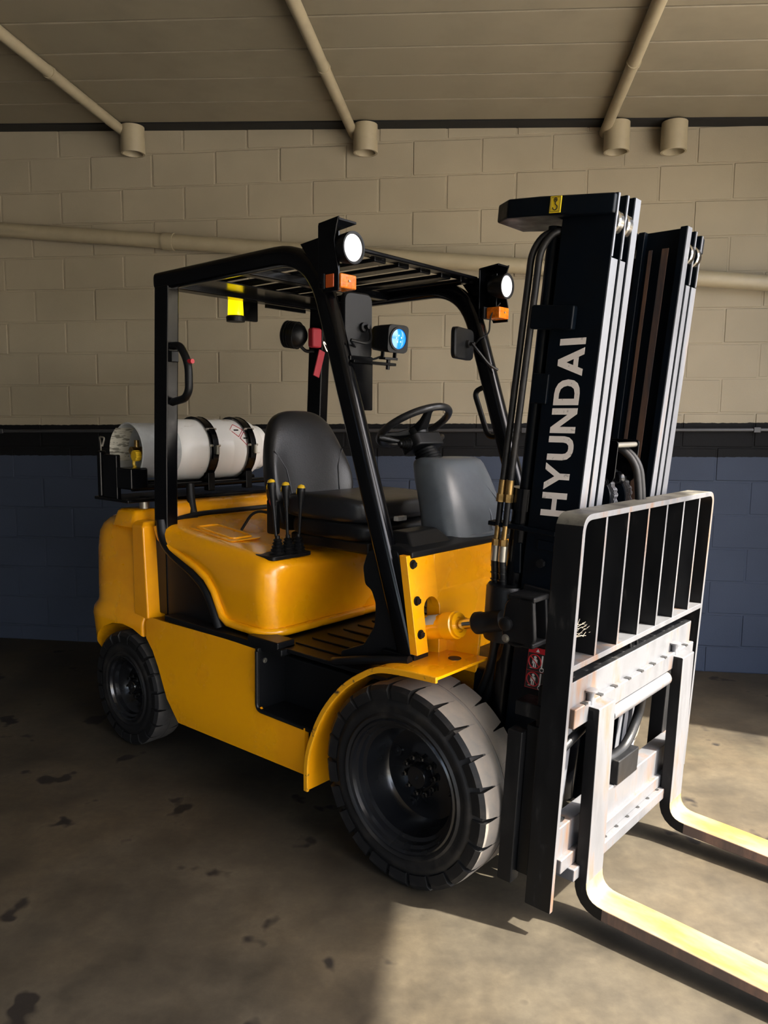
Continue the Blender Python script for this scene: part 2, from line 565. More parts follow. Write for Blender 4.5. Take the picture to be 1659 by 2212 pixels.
# conduits under the ceiling
for k, (u, lab) in enumerate(((-2.25, 'cream conduit under the ceiling, leftmost of the three'), (-0.82, 'cream conduit under the ceiling, middle of the three'),
                              (0.655, 'cream conduit under the ceiling, rightmost of the three, above the mast'))):
    b = MB().tube([(u, 0.0, ceil_z(u) - 0.034), (u, -6.6, ceil_z(u) - 0.034)], 0.030, 14)
    o = b.build('ceiling_conduit', M['pipe'])
    wall_frame(o)
    tag(o, lab, 'conduit', 'ceiling conduits')
    for q in range(3):
        v = -0.9 - q * 2.0
        s = MB().tube([(u, v - 0.012, ceil_z(u) - 0.034), (u, v + 0.012, ceil_z(u) - 0.034)], 0.034, 14).build('clip', M['pipe'], o)

# sloping waste pipe on the wall
def pz(u):
    return 2.72 - 0.0835 * (u + 3.15)
b = MB().tube([(-4.6, -0.055, pz(-4.6)), (2.8, -0.055, pz(2.8))], 0.046, 18)
wp = b.build('wall_pipe', M['pipe'])
wall_frame(wp)
tag(wp, 'cream drain pipe sloping down to the right across the block wall', 'pipe')
for u in (-1.98, 0.4, 2.3):
    MB().tube([(u - 0.035, -0.055, pz(u - 0.035)), (u + 0.035, -0.055, pz(u + 0.035))], 0.053, 18).build('collar', M['pipe'], wp)
b = MB().tube([(-4.6, -0.013, 1.468 - 4.6 * COURSE_SLOPE), (2.8, -0.013, 1.468 + 2.8 * COURSE_SLOPE)], 0.012, 10)
wc = b.build('wall_conduit', M['pipe_dark'])
wall_frame(wc)
tag(wc, 'thin dark conduit running along the black band of the wall', 'conduit')
for u in (-3.2, -1.6, 0.25, 1.6):
    MB().box(u - 0.02, u + 0.02, -0.028, -0.002, 1.452 + u * COURSE_SLOPE, 1.484 + u * COURSE_SLOPE).build('saddle', M['pipe_dark'], wc, bevel=0.003)

DL = ((-2.185, 'cream downlight on the wall top below the leftmost conduit'), (-0.735, 'cream downlight on the wall top below the middle conduit'),
      (0.715, 'cream downlight on the wall top, left one of the close pair above the mast'), (1.03, 'cream downlight on the wall top, right one of the close pair above the mast'))
for u, lab in DL:
    t = thing('downlight', lab, 'lamp', group='downlights along the wall top')
    wall_frame(t, u, -0.085, ceil_z(u) - 0.17)
    MB().lathe([(0.158, 0.0), (0.158, 0.071), (0.012, 0.073), (0.0, 0.071), (0.0, 0.060), (0.016, 0.058), (0.10, 0.054), (0.10, 0.0)], (0, 0, 0), (0, 0, 1), 32).build('housing', M['pipe'], t, smooth=35)
    MB().lathe([(0.085, 0.0), (0.085, 0.052), (0.098, 0.053), (0.098, 0.0)], (0, 0, 0), (0, 0, 1), 24).build('diffuser', M['tank_grey'], t)

# ================================================================== the forklift
FL = thing('forklift', 'yellow and black counterbalance forklift with tall mast and long forks', 'forklift', (0.43236, 2.83484, 0), TH)
TM = 0.0919                                   # the mast leans forward
def mx(z):
    return 0.39 + TM * (z - 0.3)              # front plane of the mast rails
TB = 0.0505
def bx(z):
    return 0.528 + TB * (z - 0.3)             # front plane of the load backrest

def zprism(name, mat, rect, z0, z1, xf, parent, bevel=0.0, **kw):
    """a bar standing along the leaning mast: rect is (dx0, dx1, y0, y1) behind the plane xf(z)"""
    d0, d1, y0, y1 = rect
    vs = [(xf(z) + d, y, z) for z in (z0, z1) for d, y in ((d0, y0), (d1, y0), (d1, y1), (d0, y1))]
    return MB().faces(vs, [(0, 1, 2, 3), (7, 6, 5, 4), (0, 4, 5, 1), (1, 5, 6, 2), (2, 6, 7, 3), (3, 7, 4, 0)]).build(name, mat, parent, bevel=bevel, **kw)

def bolt(parent, p, axis, r=0.011, h=0.010, mat=None, name='bolt'):
    b = MB()
    a = Vector(axis).normalized()
    b.lathe([(0, 0), (0, r), (h, r), (h, 0)], p, a, 6)
    b.lathe([(0, 0), (0, r * 1.45), (0.003, r * 1.45), (0.003, 0)], p, a, 16)
    return b.build(name, mat or M['plastic'], parent, smooth=30)

# ---------------------------------------------------------------- frame and axles
MB().box(-1.36, 0.02, -0.43, 0.43, 0.17, 0.60).build('frame', M['plastic'], FL, bevel=0.01)
MB().box(-0.12, 0.22, -0.30, 0.30, 0.20, 0.70).build('axle_housing', M['black_mast'], FL, bevel=0.02)
MB().cyl((0, -0.42, 0.338), (0, 0.42, 0.338), 0.075).build('axle', M['black_mast'], FL)
MB().cyl((-1.668, -0.44, 0.27), (-1.668, 0.44, 0.27), 0.06).build('axle', M['black_mast'], FL)

# ---------------------------------------------------------------- side panels
up_poly = [(-1.337, 0.30), (-1.362, 0.352), (-1.40, 0.432), (-1.44, 0.497), (-1.488, 0.545), (-1.488, 0.618), (-1.484, 0.632), (-1.47, 0.638),
           (-0.745, 0.648), (-0.728, 0.644), (-0.722, 0.63), (-0.722, 0.435), (-0.715, 0.415), (-0.697, 0.405), (-0.455, 0.408), (-0.455, 0.30)]
lo_poly = [(-1.337, 0.30), (-0.455, 0.30), (-0.455, 0.222), (-1.281, 0.20)]
for s in (-1, 1):
    b = MB()
    for poly in (up_poly, lo_poly):
        b.faces([(x, s * (0.566 - max(0, 0.30 - z) * 0.18 - max(0, z - 0.622) * 0.8), z) for x, z in poly], [tuple(range(len(poly)))])
        b.faces([(x, s * 0.545, z) for x, z in poly], [tuple(range(len(poly)))])
    n = len(up_poly)
    def y_of(z):
        return s * (0.566 - max(0, 0.30 - z) * 0.18 - max(0, z - 0.622) * 0.8)
    rim = up_poly + [lo_poly[2], lo_poly[3]]
    for i in range(len(rim)):
        p, q2 = rim[i], rim[(i + 1) % len(rim)]
        b.faces([(p[0], y_of(p[1]), p[1]), (q2[0], y_of(q2[1]), q2[1]), (q2[0], s * 0.545, q2[1]), (p[0], s * 0.545, p[1])], [(0, 1, 2, 3)])
    b.build('side_panel', M['yellow'], FL, bevel=0.005, smooth=25)
    # step well behind the panel's cut-out
    st = MB()
    ya, yb = sorted((s * 0.563, s * 0.33))
    st.box(-0.719, -0.40, ya, yb, 0.395, 0.412)
    st.box(-0.735, -0.716, *sorted((s * 0.564, s * 0.33)), 0.40, 0.655)
    yc, yd = sorted((s * 0.345, s * 0.325))
    st.box(-0.72, -0.30, yc, yd, 0.39, 0.66)
    step = st.build('step_well', M['plastic'], FL, bevel=0.006)
    MB().tube(fillet([(-0.722, s * 0.565, 0.642), (-0.722, s * 0.567, 0.410), (-0.46, s * 0.567, 0.409)], 0.03), 0.007, 8).build('edging', M['plastic'], step)
    bolt(step, (-0.716, s * 0.53, 0.60), (1, 0, 0), 0.007, 0.006, M['zinc'], 'screw')

# ---------------------------------------------------------------- floor plate with ribs and sill
fp = MB().box(-0.80, -0.10, -0.52, 0.52, 0.652, 0.668).build('floor_plate', M['plastic'], FL, bevel=0.004)
rib = None
for k in range(11):
    y = -0.44 + k * 0.088
    if rib is None:
        rib = MB().box(-0.19, 0.19, -0.010, 0.010, 0.0, 0.006).build('rib', M['plastic'], fp, bevel=0.002, seg=1)
        rib.matrix_local = Matrix.Translation((-0.44, y, 0.668))
    else:
        dup(rib, fp, Matrix.Translation((-0.44, y, 0.668)))
for s in (-1, 1):
    b = MB()
    ya, yb = sorted((s * 0.548, s * 0.46))
    b.box(-1.37, -0.60, ya, yb, 0.640, 0.668)
    b.box(-0.80, -0.62, ya, yb, 0.655, 0.690)
    b.build('sill', M['plastic'], FL, bevel=0.006)

# ---------------------------------------------------------------- hood (engine cover)
SW = [(-1.475, 1.035), (-1.452, 0.985), (-1.39, 0.952), (-1.29, 0.922), (-1.19, 0.888), (-1.115, 0.85), (-1.065, 0.80), (-1.035, 0.745), (-1.012, 0.705), (-0.975, 0.684), (-0.92, 0.682), (-0.72, 0.682)]
def lerp_tab(tab, x):
    for (xa, za), (xb, zb2) in zip(tab, tab[1:]):
        if xa <= x <= xb:
            return za + (zb2 - za) * (x - xa) / (xb - xa)
    return tab[0][1] if x < tab[0][0] else tab[-1][1]
FX = -0.72
def hood_top(x):
    return lerp_tab([(-1.50, 1.075), (-1.40, 1.05), (-1.15, 1.022), (-0.9, 0.998), (-0.72, 0.978)], x)
def hood_ring(x):
    d = max(0.0, (x - (FX - 0.075)) / 0.075)                        # 0 .. 1 over the rounded front
    ins = 0.085 * (1 - math.sqrt(max(0, 1 - d * d)))
    dz = 0.038 * (1 - math.sqrt(max(0, 1 - d * d)))
    hw = 0.500 - ins
    zt, zb = hood_top(x) - dz, lerp_tab(SW, x)
    rc = min(0.060, max(0.012, (zt - zb) * 0.6))
    bulge = 0.012
    half = [(hw - 0.004, zb), (hw + bulge * 0.3, zb + (zt - zb) * 0.25), (hw + bulge, zb + (zt - rc - zb) * 0.65), (hw + bulge * 0.6, zt - rc)]
    for k in range(1, 6):
        a = k / 5 * math.pi / 2
        half.append((hw + bulge * 0.6 * (1 - k / 5) - rc * (1 - math.cos(a)), zt - rc + rc * math.sin(a)))
    dish = 0.012 if x > -1.3 else 0.0
    half += [(hw * 0.62, zt - dish * 0.5), (hw * 0.30, zt - dish)]
    right = [(x, -y, z) for y, z in half]
    left = [(x, y, z) for y, z in reversed(half)]
    return right + left
xs = [-1.47, -1.45, -1.42, -1.38, -1.33, -1.27, -1.2, -1.13, -1.07, -1.03, -1.0, -0.96, -0.92, -0.87, -0.82, -0.795, -0.775, -0.757, -0.742, -0.732, -0.7245, -0.7205]
hood = MB().loft([hood_ring(x) for x in xs]).build('hood', M['yellow'], FL, smooth=50)
# flange along the hood's lower edge
def lip_path():
    p = [(x, -0.503, z + 0.012) for x, z in SW if x < -0.85]
    c = [(-0.85, -0.505, 0.694)]
    for k in range(0, 9):
        a = k / 8 * math.pi / 2
        c.append((FX - 0.10 + 0.108 * math.sin(a), -0.40 - 0.108 * math.cos(a), 0.694))
    return p + c + [(FX + 0.008, -0.2, 0.694), (FX + 0.008, 0.2, 0.694), (FX + 0.008, 0.40, 0.694)]
lp = lip_path()
full = lp[:-1] + [(x, -y, z) for x, y, z in reversed(lp[:-2])]
MB().tube(full, 0.017, 10).build('lip', M['yellow'], hood, smooth=60)
# access panel embossed on the hood top
pn = MB().prism(round_poly([(-1.36, -0.425), (-1.05, -0.425), (-1.05, -0.255), (-1.36, -0.255)], 0.02), 'z', 0, 0.006)
pa = pn.build('access_panel', M['yellow'], hood, bevel=0.003)
pa.matrix_local = Matrix.Translation((-1.2, 0, 1.0265)) @ Matrix.Rotation(R(6.0), 4, 'Y') @ Matrix.Translation((1.2, 0, 0))
MB().tube(fillet([(-1.33, -0.395, 0), (-1.08, -0.395, 0), (-1.08, -0.285, 0), (-1.33, -0.285, 0), (-1.33, -0.395, 0)], 0.02), 0.005, 8).build('embossed_ridge', M['yellow'], hood).matrix_local = Matrix.Translation((-1.2, 0, 1.034)) @ Matrix.Rotation(R(6.0), 4, 'Y') @ Matrix.Translation((1.2, 0, 0))
# black seal between the hood and the counterweight
MB().tube(fillet([(-1.47, -0.46, 1.06), (-1.485, -0.30, 1.083), (-1.485, 0.30, 1.083), (-1.47, 0.46, 1.06)], 0.08), 0.012, 8).build('seal', M['plastic'], FL)

# black side covers behind the hood sweep, with a raised rim
for s in (-1, 1):
    poly = [(-1.46, 0.64), (-1.46, 1.05), (-1.43, 1.03), (-1.40, 0.96), (-1.28, 0.925), (-1.18, 0.89), (-1.11, 0.85), (-1.06, 0.80), (-1.03, 0.745), (-1.0, 0.70), (-0.93, 0.665), (-0.93, 0.64)]
    ya, yb = sorted((s * 0.40, s * 0.488))
    cv = MB().prism(poly, 'y', ya, yb).build('side_cover', M['plastic'], FL, bevel=0.006)
    path = fillet([(-1.455, s * 0.492, 1.075), (-1.432, s * 0.498, 0.985), (-1.36, s * 0.500, 0.935), (-1.22, s * 0.500, 0.88), (-1.12, s * 0.500, 0.825), (-1.06, s * 0.500, 0.735), (-1.03, s * 0.500, 0.665)], 0.05, 4)
    MB().tube(path, 0.028, 12, flat=(1.0, 0.8)).build('rim', M['plastic'], cv, smooth=60)

# ---------------------------------------------------------------- counterweight
cwp = round_poly([(-1.515, -0.555), (-1.515, 0.555), (-1.93, 0.575), (-2.16, 0.36), (-2.16, -0.36), (-1.93, -0.575)], [0.012, 0.012, 0.10, 0.14, 0.14, 0.10], 6)
def grow(poly, d):
    c = Vector((-1.8, 0))
    return [(-1.515 + (p[0] + 1.515) * (1 + d / 0.6), p[1] * (1 + d / 0.56)) for p in poly]
rings = []
for z, d in ((0.36, -0.02), (0.44, 0.005), (0.585, 0.016), (0.612, 0.012), (0.640, -0.004), (0.66, -0.008), (0.90, -0.012), (0.985, -0.020), (1.02, -0.035), (1.045, -0.06), (1.055, -0.10)):
    rings.append([(p[0], p[1], z) for p in grow(cwp, d)])
cw = MB().loft(rings)
bm = cw.bm
# wheel arches cut through the skirt
bmesh.ops.remove_doubles(bm, verts=bm.verts, dist=1e-6)
bmesh.ops.recalc_face_normals(bm, faces=bm.faces)
cwo = cw.build('counterweight', M['yellow'], FL, smooth=32)
arch = []
for k in range(0, 13):
    a = R(8 + (172 - 8) * k / 12)
    arch.append((-1.668 + 0.345 * math.cos(a), 0.235 + 0.345 * math.sin(a)))
cut = MB().prism([(-1.32, 0.0)] + arch + [(-2.02, 0.0)], 'y', -0.75, -0.36)
cut.prism([(-1.32, 0.0)] + arch + [(-2.02, 0.0)], 'y', 0.36, 0.75)
bmesh.ops.recalc_face_normals(cut.bm, faces=cut.bm.faces)
cme = bpy.data.meshes.new('arch_cutter')
cut.bm.to_mesh(cme)
cut.bm.free()
cob = bpy.data.objects.new('arch_cutter', cme)
sc.collection.objects.link(cob)
cob.parent = FL
md = cwo.modifiers.new('arches', 'BOOLEAN')
md.operation = 'DIFFERENCE'
md.object = cob
md.solver = 'EXACT'
bpy.context.view_layer.update()
dg = bpy.context.evaluated_depsgraph_get()
nm = bpy.data.meshes.new_from_object(cwo.evaluated_get(dg))
cwo.modifiers.clear()
cwo.data = nm
bpy.data.objects.remove(cob)
nm.shade_smooth()
nm.set_sharp_from_angle(angle=R(32))
md = cwo.modifiers.new('bevel', 'BEVEL')
md.width = 0.006
md.segments = 2
md.limit_method = 'ANGLE'
md.angle_limit = R(40)
md.harden_normals = True
# raised yellow lid between the pillars and the pedestal for the cylinder bracket
lid = []
for z, d in ((1.02, 0.0), (1.10, 0.0), (1.122, 0.012), (1.13, 0.035)):
    lid.append([(p[0], p[1], z + 0.028 * (1 - (p[1] / 0.45) ** 2)) for p in
                round_poly([(-1.505 - d, -0.40 + d), (-1.505 - d, 0.44 - d), (-1.66 + d, 0.44 - d), (-1.66 + d, -0.40 + d)], 0.03)])
MB().loft(lid).build('lid', M['yellow'], cwo, smooth=40)
ped = []
for z, d in ((1.03, 0.0), (1.095, 0.018), (1.105, 0.03)):
    ped.append([(p[0], p[1], z) for p in round_poly([(-1.60 - d, -0.545 + d), (-1.60 - d, -0.37 - d), (-1.80 + d, -0.37 - d), (-1.80 + d, -0.545 + d)], 0.03)])
MB().loft(ped).build('pedestal', M['yellow'], cwo, smooth=40)
# yellow flange of the counterweight facing the operator
for s in (-1, 1):
    MB().loft([[(-1.512 + (1.08 - z) * 0.055, s * y, z) for y in (0.462, 0.556)] + [(-1.60, s * 0.556, z), (-1.60, s * 0.462, z)] for z in (0.625, 0.8, 1.0, 1.045)]
              + [[(-1.53, s * 0.475, 1.068), (-1.53, s * 0.535, 1.064), (-1.60, s * 0.535, 1.064), (-1.60, s * 0.475, 1.068)]]).build('flange', M['yellow'], cwo, bevel=0.008, smooth=40)

# ---------------------------------------------------------------- overhead guard
GW = 0.46
guard = None
for s in (-1, 1):
    y = s * GW
    pts = fillet([(-1.475, y, 2.112), (-0.505, y, 2.120), (-0.053, y, 0.748)], [0.20], 10)
    def gside(i):
        t = (Vector(pts[min(i + 1, len(pts) - 1)]) - Vector(pts[max(i - 1, 0)])).normalized()
        return Vector((0, 1, 0)), t.cross(Vector((0, 1, 0)))
    prof = round_poly([(-0.031, -0.038), (0.031, -0.038), (0.031, 0.038), (-0.031, 0.038)], 0.028, 5)
    b = MB().sweep(pts, prof, gside)
    ob = b.build('guard_rail', M['black'], FL, smooth=50)
    # rear pillar
    pil = [(-1.472, 2.09), (-1.372, 2.09), (-1.412, 1.33), (-1.425, 0.92), (-1.425, 0.645), (-1.50, 0.645), (-1.525, 0.86), (-1.51, 1.33)]
    ya, yb = sorted((s * (GW + 0.032), s * (GW - 0.030)))
    pl = MB().prism(pil, 'y', ya, yb).build('pillar', M['black'], FL, bevel=0.008)
    if s < 0:
        MB().box(-0.012, 0.012, -0.018, 0.018, -0.024, 0.024).build('switch', M['plastic'], pl, bevel=0.004).matrix_local = Matrix.Translation((-1.383, y, 1.79))
    foot = MB().box(-0.15, -0.03, *sorted((s * 0.495, s * 0.40)), 0.735, 0.755).build('foot_plate', M['black'], FL, bevel=0.004)
# cross members and slats of the roof
for nm_, x0, x1, z0, z1 in (('roof_crossbar', -0.50, -0.44, 2.134, 2.150), ('roof_crossbar', -1.475, -1.40, 2.082, 2.135), ('roof_crossbar', -0.98, -0.93, 2.090, 2.125)):
    MB().box(x0, x1, -GW, GW, z0, z1).build(nm_, M['black'], FL, bevel=0.006)
slat = None
for k in range(7):
    y = -0.42 + 0.14 * k
    if slat is None:
        slat = MB().box(-1.42, -0.48, -0.034, 0.034, 2.122, 2.138).build('roof_slat', M['black'], FL, bevel=0.005)
        slat.matrix_local = Matrix.Translation((0, y, 0))
    else:
        dup(slat, FL, Matrix.Translation((0, y, 0)))
MB().box(-1.41, -1.20, -0.44, 0.44, 2.100, 2.106).build('roof_plate', M['black'], FL, bevel=0.002)
# front gusset plates beside the lamps
for s in (-1, 1):
    g = MB().prism([(-0.55, 2.14), (-0.36, 2.16), (-0.36, 2.0), (-0.40, 1.97), (-0.47, 2.04)], 'y', *sorted((s * 0.492, s * 0.484)))
    gp = g.build('gusset', M['black'], FL, bevel=0.002)
    bolt(gp, (-0.40, s * 0.492, 2.10), (0, s, 0), 0.008, 0.006)
    bolt(gp, (-0.40, s * 0.492, 2.02), (0, s, 0), 0.008, 0.006)

# ---------------------------------------------------------------- front lamps and indicators
for s in (-1, 1):
    yb = s * 0.525
    br = MB()
    br.prism([(-0.42, 2.185), (-0.325, 2.195), (-0.335, 2.165), (-0.345, 2.12), (-0.335, 2.06), (-0.325, 2.02), (-0.325, 1.955), (-0.40, 1.955), (-0.42, 2.0)], 'y', yb - 0.003, yb + 0.003)
    br.box(-0.42, -0.325, *sorted((yb, s * 0.44)), 2.178, 2.186, rot=Matrix.Rotation(R(-6), 3, 'Y'))
    br.box(-0.425, -0.418, *sorted((yb, s * 0.44)), 1.97, 2.18)
    bo = br.build('lamp_bracket', M['black'], FL, bevel=0.0015)
    lb = MB().lathe([(-0.085, 0.0), (-0.080, 0.030), (-0.045, 0.047), (-0.004, 0.053), (0.004, 0.053), (0.004, 0.047), (-0.002, 0.045), (-0.002, 0.0)], (-0.305, s * 0.477, 2.098), (1, 0, -0.05), 32)
    lo_ = lb.build('headlamp', M['plastic'], FL, smooth=35)
    MB().lathe([(-0.001, 0.044), (0.003, 0.034), (0.005, 0.018), (0.006, 0.0)], (-0.305, s * 0.477, 2.098), (1, 0, -0.05), 32).build('lens', M['lens'], lo_)
    ib = MB().box(-0.395, -0.385, *sorted((s * 0.535, s * 0.43)), 1.965, 2.015).build('indicator', M['plastic'], FL, bevel=0.002)
    MB().box(-0.385, -0.318, *sorted((s * 0.522, s * 0.445)), 1.965, 2.013).build('lens', M['amber'], ib, bevel=0.005)
    MB().cyl((-0.319, s * 0.484, 1.99), (-0.314, s * 0.484, 1.99), 0.004, 8).build('screw', M['zinc'], ib)
    if s < 0:
        MB().box(-0.383, -0.345, -0.5235, -0.531, 1.968, 2.012).build('side_lens', M['amber_dark'], ib, bevel=0.002)
MB().tube(fillet([(-0.33, 0.47, 2.03), (-0.36, 0.44, 1.98), (-0.37, 0.45, 1.90), (-0.40, 0.42, 1.88), (-0.42, 0.42, 1.86)], 0.04), 0.0035, 6).build('lamp_cable', M['plastic'], FL)

# ---------------------------------------------------------------- mirrors, handles, extra lamps
def mirror(y0, y1, z0, z1, x, tiltz, post):
    b = MB()
    cy, cz = (y0 + y1) / 2, (z0 + z1) / 2
    for xx, k in ((0.0, 1.0), (0.012, 1.0), (0.020, 0.93)):
        pass
    pol = round_poly([(y0 - cy, z0 - cz), (y1 - cy, z0 - cz), (y1 - cy, z1 - cz), (y0 - cy, z1 - cz)], 0.03, 5)
    b.loft([[(xx, p[0] * k, p[1] * k) for p in pol] for xx, k in ((-0.012, 1.0), (0.004, 1.0), (0.010, 0.95))])
    o = b.build('mirror', M['plastic'], FL, smooth=35)
    o.matrix_local = Matrix.Translation((x, cy, cz)) @ Matrix.Rotation(tiltz, 4, 'Z')
    MB().lathe([(0.0, 0.0), (0.0, 0.018), (0.012, 0.016), (0.014, 0.008), (0.035, 0.008), (0.037, 0.0)], (0.010, 0.02, 0.0), (1, 0, 0), 14).build('ball_mount', M['plastic'], o)
    MB().tube(fillet(post, 0.03), 0.006, 8).build('mirror_arm', M['plastic'], FL)
mirror(-0.425, -0.297, 1.735, 1.975, -0.395, R(-8), [(-0.365, -0.33, 1.855), (-0.345, -0.34, 1.82), (-0.32, -0.38, 1.79), (-0.34, -0.45, 1.80)])
mirror(0.215, 0.41, 1.785, 1.915, -0.41, R(12), [(-0.375, 0.33, 1.85), (-0.355, 0.345, 1.82), (-0.335, 0.40, 1.765), (-0.32, 0.445, 1.745)])
# left entry handle and the one on the rear pillar
MB().tube(fillet([(-0.34, 0.47, 1.70), (-0.455, 0.47, 1.655), (-0.375, 0.47, 1.455), (-0.25, 0.47, 1.465)], 0.03), 0.012, 10).build('grab_handle', M['plastic'], FL)
hd = MB().tube(fillet([(-1.385, -0.46, 1.835), (-1.335, -0.46, 1.835), (-1.275, -0.46, 1.76), (-1.275, -0.46, 1.645), (-1.305, -0.46, 1.610), (-1.405, -0.46, 1.595)], [0.04, 0.06, 0.05, 0.03], 5),
               [0.017] * 99, 12).build('grab_handle', M['plastic'], FL)
MB().cyl((-1.276, -0.46, 1.765), (-1.246, -0.46, 1.765), 0.010, 12).build('horn_button', M['red'], hd)

# blue spot lamp on a bracket plate off the right front leg
MB().box(-0.345, -0.333, -0.46, -0.342, 1.56, 1.748).build('lamp_plate', M['black'], FL, bevel=0.004)
sp = round_poly([(-0.056, -0.056), (0.056, -0.056), (0.056, 0.056), (-0.056, 0.056)], 0.022, 5)
spo = MB().loft([[(x, p[0] * k, p[1] * k) for p in sp] for x, k in ((-0.085, 0.80), (-0.075, 0.88), (-0.03, 0.95), (0.028, 1.0), (0.033, 0.97))]).build('spot_lamp', M['plastic'], FL, smooth=35)
spm = Matrix.Translation((-0.31, -0.262, 1.817)) @ Matrix.Rotation(R(-8), 4, 'Z') @ Matrix.Rotation(R(5), 4, 'Y') @ Matrix.Scale(0.88, 4)
spo.matrix_local = spm
MB().lathe([(0.0, 0.048), (0.006, 0.048), (0.006, 0.040), (0.001, 0.040)], (0.033, 0, 0), (1, 0, 0), 32).build('bezel', M['plastic'], spo)
MB().lathe([(0.0, 0.041), (0.003, 0.028), (0.004, 0.0)], (0.034, 0, 0), (1, 0, 0), 28).build('lens', M['blue'], spo)
for k in range(5):
    a = k * 2 * math.pi / 5 + 0.4
    r_ = 0.014
    MB().lathe([(0.0, 0.0035), (0.002, 0.0)], (0.0375, r_ * math.cos(a), r_ * math.sin(a)), (1, 0, 0), 8).build('led', M['blue_dot'], spo)
MB().box(-0.04, 0.0, -0.035, 0.035, -0.085, -0.075).box(-0.03, -0.01, -0.036, -0.030, -0.085, -0.045).box(-0.03, -0.01, 0.030, 0.036, -0.085, -0.045).cyl((-0.02, 0, -0.125), (-0.02, 0, -0.08), 0.009, 8).build('swivel_bracket', M['plastic'], spo, bevel=0.002)
MB().box(-0.34, -0.315, -0.46, -0.235, 1.722, 1.732).build('lamp_arm', M['black'], FL, bevel=0.002)
MB().tube(fillet([(-0.37, -0.25, 1.76), (-0.39, -0.30, 1.74), (-0.40, -0.36, 1.78), (-0.36, -0.43, 1.80)], 0.04), 0.004, 6).build('lamp_cable', M['plastic'], FL)

# beacon under the rear edge of the roof and a rear work lamp
MB().box(-1.53, -1.50, 0.0, 0.11, 2.0, 2.10).build('beacon_bracket', M['black'], FL, bevel=0.006)
be = MB().lathe([(0.0, 0.0), (0.0, 0.044), (0.022, 0.046), (0.028, 0.040), (0.028, 0.0)], (-1.50, -0.03, 1.988), (0, 0, 1), 24).build('beacon', M['plastic'], FL)
MB().lathe([(0.028, 0.038), (0.10, 0.035), (0.115, 0.026), (0.12, 0.0)], (-1.50, -0.03, 1.988), (0, 0, 1), 24).build('dome', M['beacon'], be)
wl = MB().lathe([(-0.075, 0.0), (-0.07, 0.052), (-0.05, 0.066), (0.0, 0.066), (0.03, 0.055), (0.05, 0.03), (0.055, 0.0)], (-1.48, 0.345, 1.955), (1, 0.35, -0.15), 24).build('work_lamp', M['plastic'], FL, smooth=40)
MB().tube(fillet([(-1.47, 0.36, 1.905), (-1.46, 0.39, 1.875), (-1.44, 0.43, 1.88)], 0.02), 0.009, 8).build('stalk', M['plastic'], wl)
for k in range(5):
    MB().lathe([(-0.003, 0.062), (-0.003, 0.070), (0.003, 0.070), (0.003, 0.062)], Vector((-1.48, 0.345, 1.955)) + Vector((1, 0.35, -0.15)).normalized() * (-0.055 + 0.015 * k), (1, 0.35, -0.15), 24).build('cooling_fin', M['plastic'], wl)
MB().box(-1.44, -1.425, 0.10, 0.36, 2.062, 2.080).build('roof_flange', M['black'], FL, bevel=0.002)

# ---------------------------------------------------------------- seat
def seat_back():
    rings = []
    n = 28
    for s, hw, th, wing in ((0.0, 0.20, 0.085, 0.00), (0.06, 0.225, 0.10, 0.02), (0.16, 0.245, 0.105, 0.045), (0.25, 0.250, 0.105, 0.05), (0.33, 0.235, 0.10, 0.03), (0.40, 0.21, 0.095, 0.015),
                            (0.46, 0.185, 0.09, 0.008), (0.50, 0.155, 0.075, 0.0), (0.525, 0.11, 0.05, 0.0), (0.535, 0.05, 0.02, 0.0)):
        cx, cz = -1.00 - s * 0.20, 1.03 + s
        r = []
        for k in range(n):
            a = 2 * math.pi * k / n
            c, d = math.cos(a), math.sin(a)
            py = hw * math.copysign(abs(c) ** 0.55, c)
            px = th / 2 * math.copysign(abs(d) ** 0.6, d)
            px += wing * (abs(py) / hw) ** 4 * (1 if d > -0.2 else 0.4)
            r.append((cx + px, py, cz))
        rings.append(r)
    return MB().loft(rings)
sb_ = seat_back().build('seat_backrest', M['vinyl'], FL, smooth=60, sub=1)
def seam(path, parent):
    return MB().tube(path, 0.0035, 6).build('piping', M['vinyl'], parent)
for s in (-1, 1):
    seam([(-0.955 - q * 0.20 + (0.012 if q < 0.3 else 0.006), s * yy, 1.03 + q) for q, yy in ((0.02, 0.13), (0.10, 0.145), (0.20, 0.15), (0.28, 0.16), (0.33, 0.185), (0.36, 0.21))], sb_)
def cushion(x0, x1, hw, z0, z1, e, droop=0.0):
    n = 32
    rings = []
    for k in range(9):
        t = k / 8
        f = 1 - (abs(2 * t - 1)) ** 5 * 0.10
        r = []
        for j in range(n):
            a = 2 * math.pi * j / n
            c, d = math.cos(a), math.sin(a)
            r.append(((x0 + x1) / 2 + (x1 - x0) / 2 * f * math.copysign(abs(c) ** e, c), hw * f * math.copysign(abs(d) ** e, d), z0 + (z1 - z0) * t + (0.018 * (abs(d) ** 4) if t > 0.6 else 0)))
        rings.append(r)
    return MB().loft(rings)
sc_ = cushion(-0.97, -0.465, 0.255, 1.115, 1.215, 0.42).build('seat_cushion', M['vinyl'], FL, smooth=60, sub=1)
cushion(-0.93, -0.455, 0.235, 1.045, 1.115, 0.36).build('seat_suspension', M['plastic'], FL, smooth=60)
MB().box(-0.92, -0.47, -0.21, 0.21, 1.0, 1.05).build('seat_base', M['plastic'], FL, bevel=0.01)
MB().tube(fillet([(-0.47, -0.06, 1.055), (-0.425, -0.04, 1.05), (-0.41, 0.02, 1.065)], 0.02), 0.007, 8).build('seat_lever', M['zinc'], FL)
MB().box(-0.47, -0.448, -0.06, 0.0, 1.122, 1.142).build('seat_tag', M['paper'], FL, bevel=0.003)
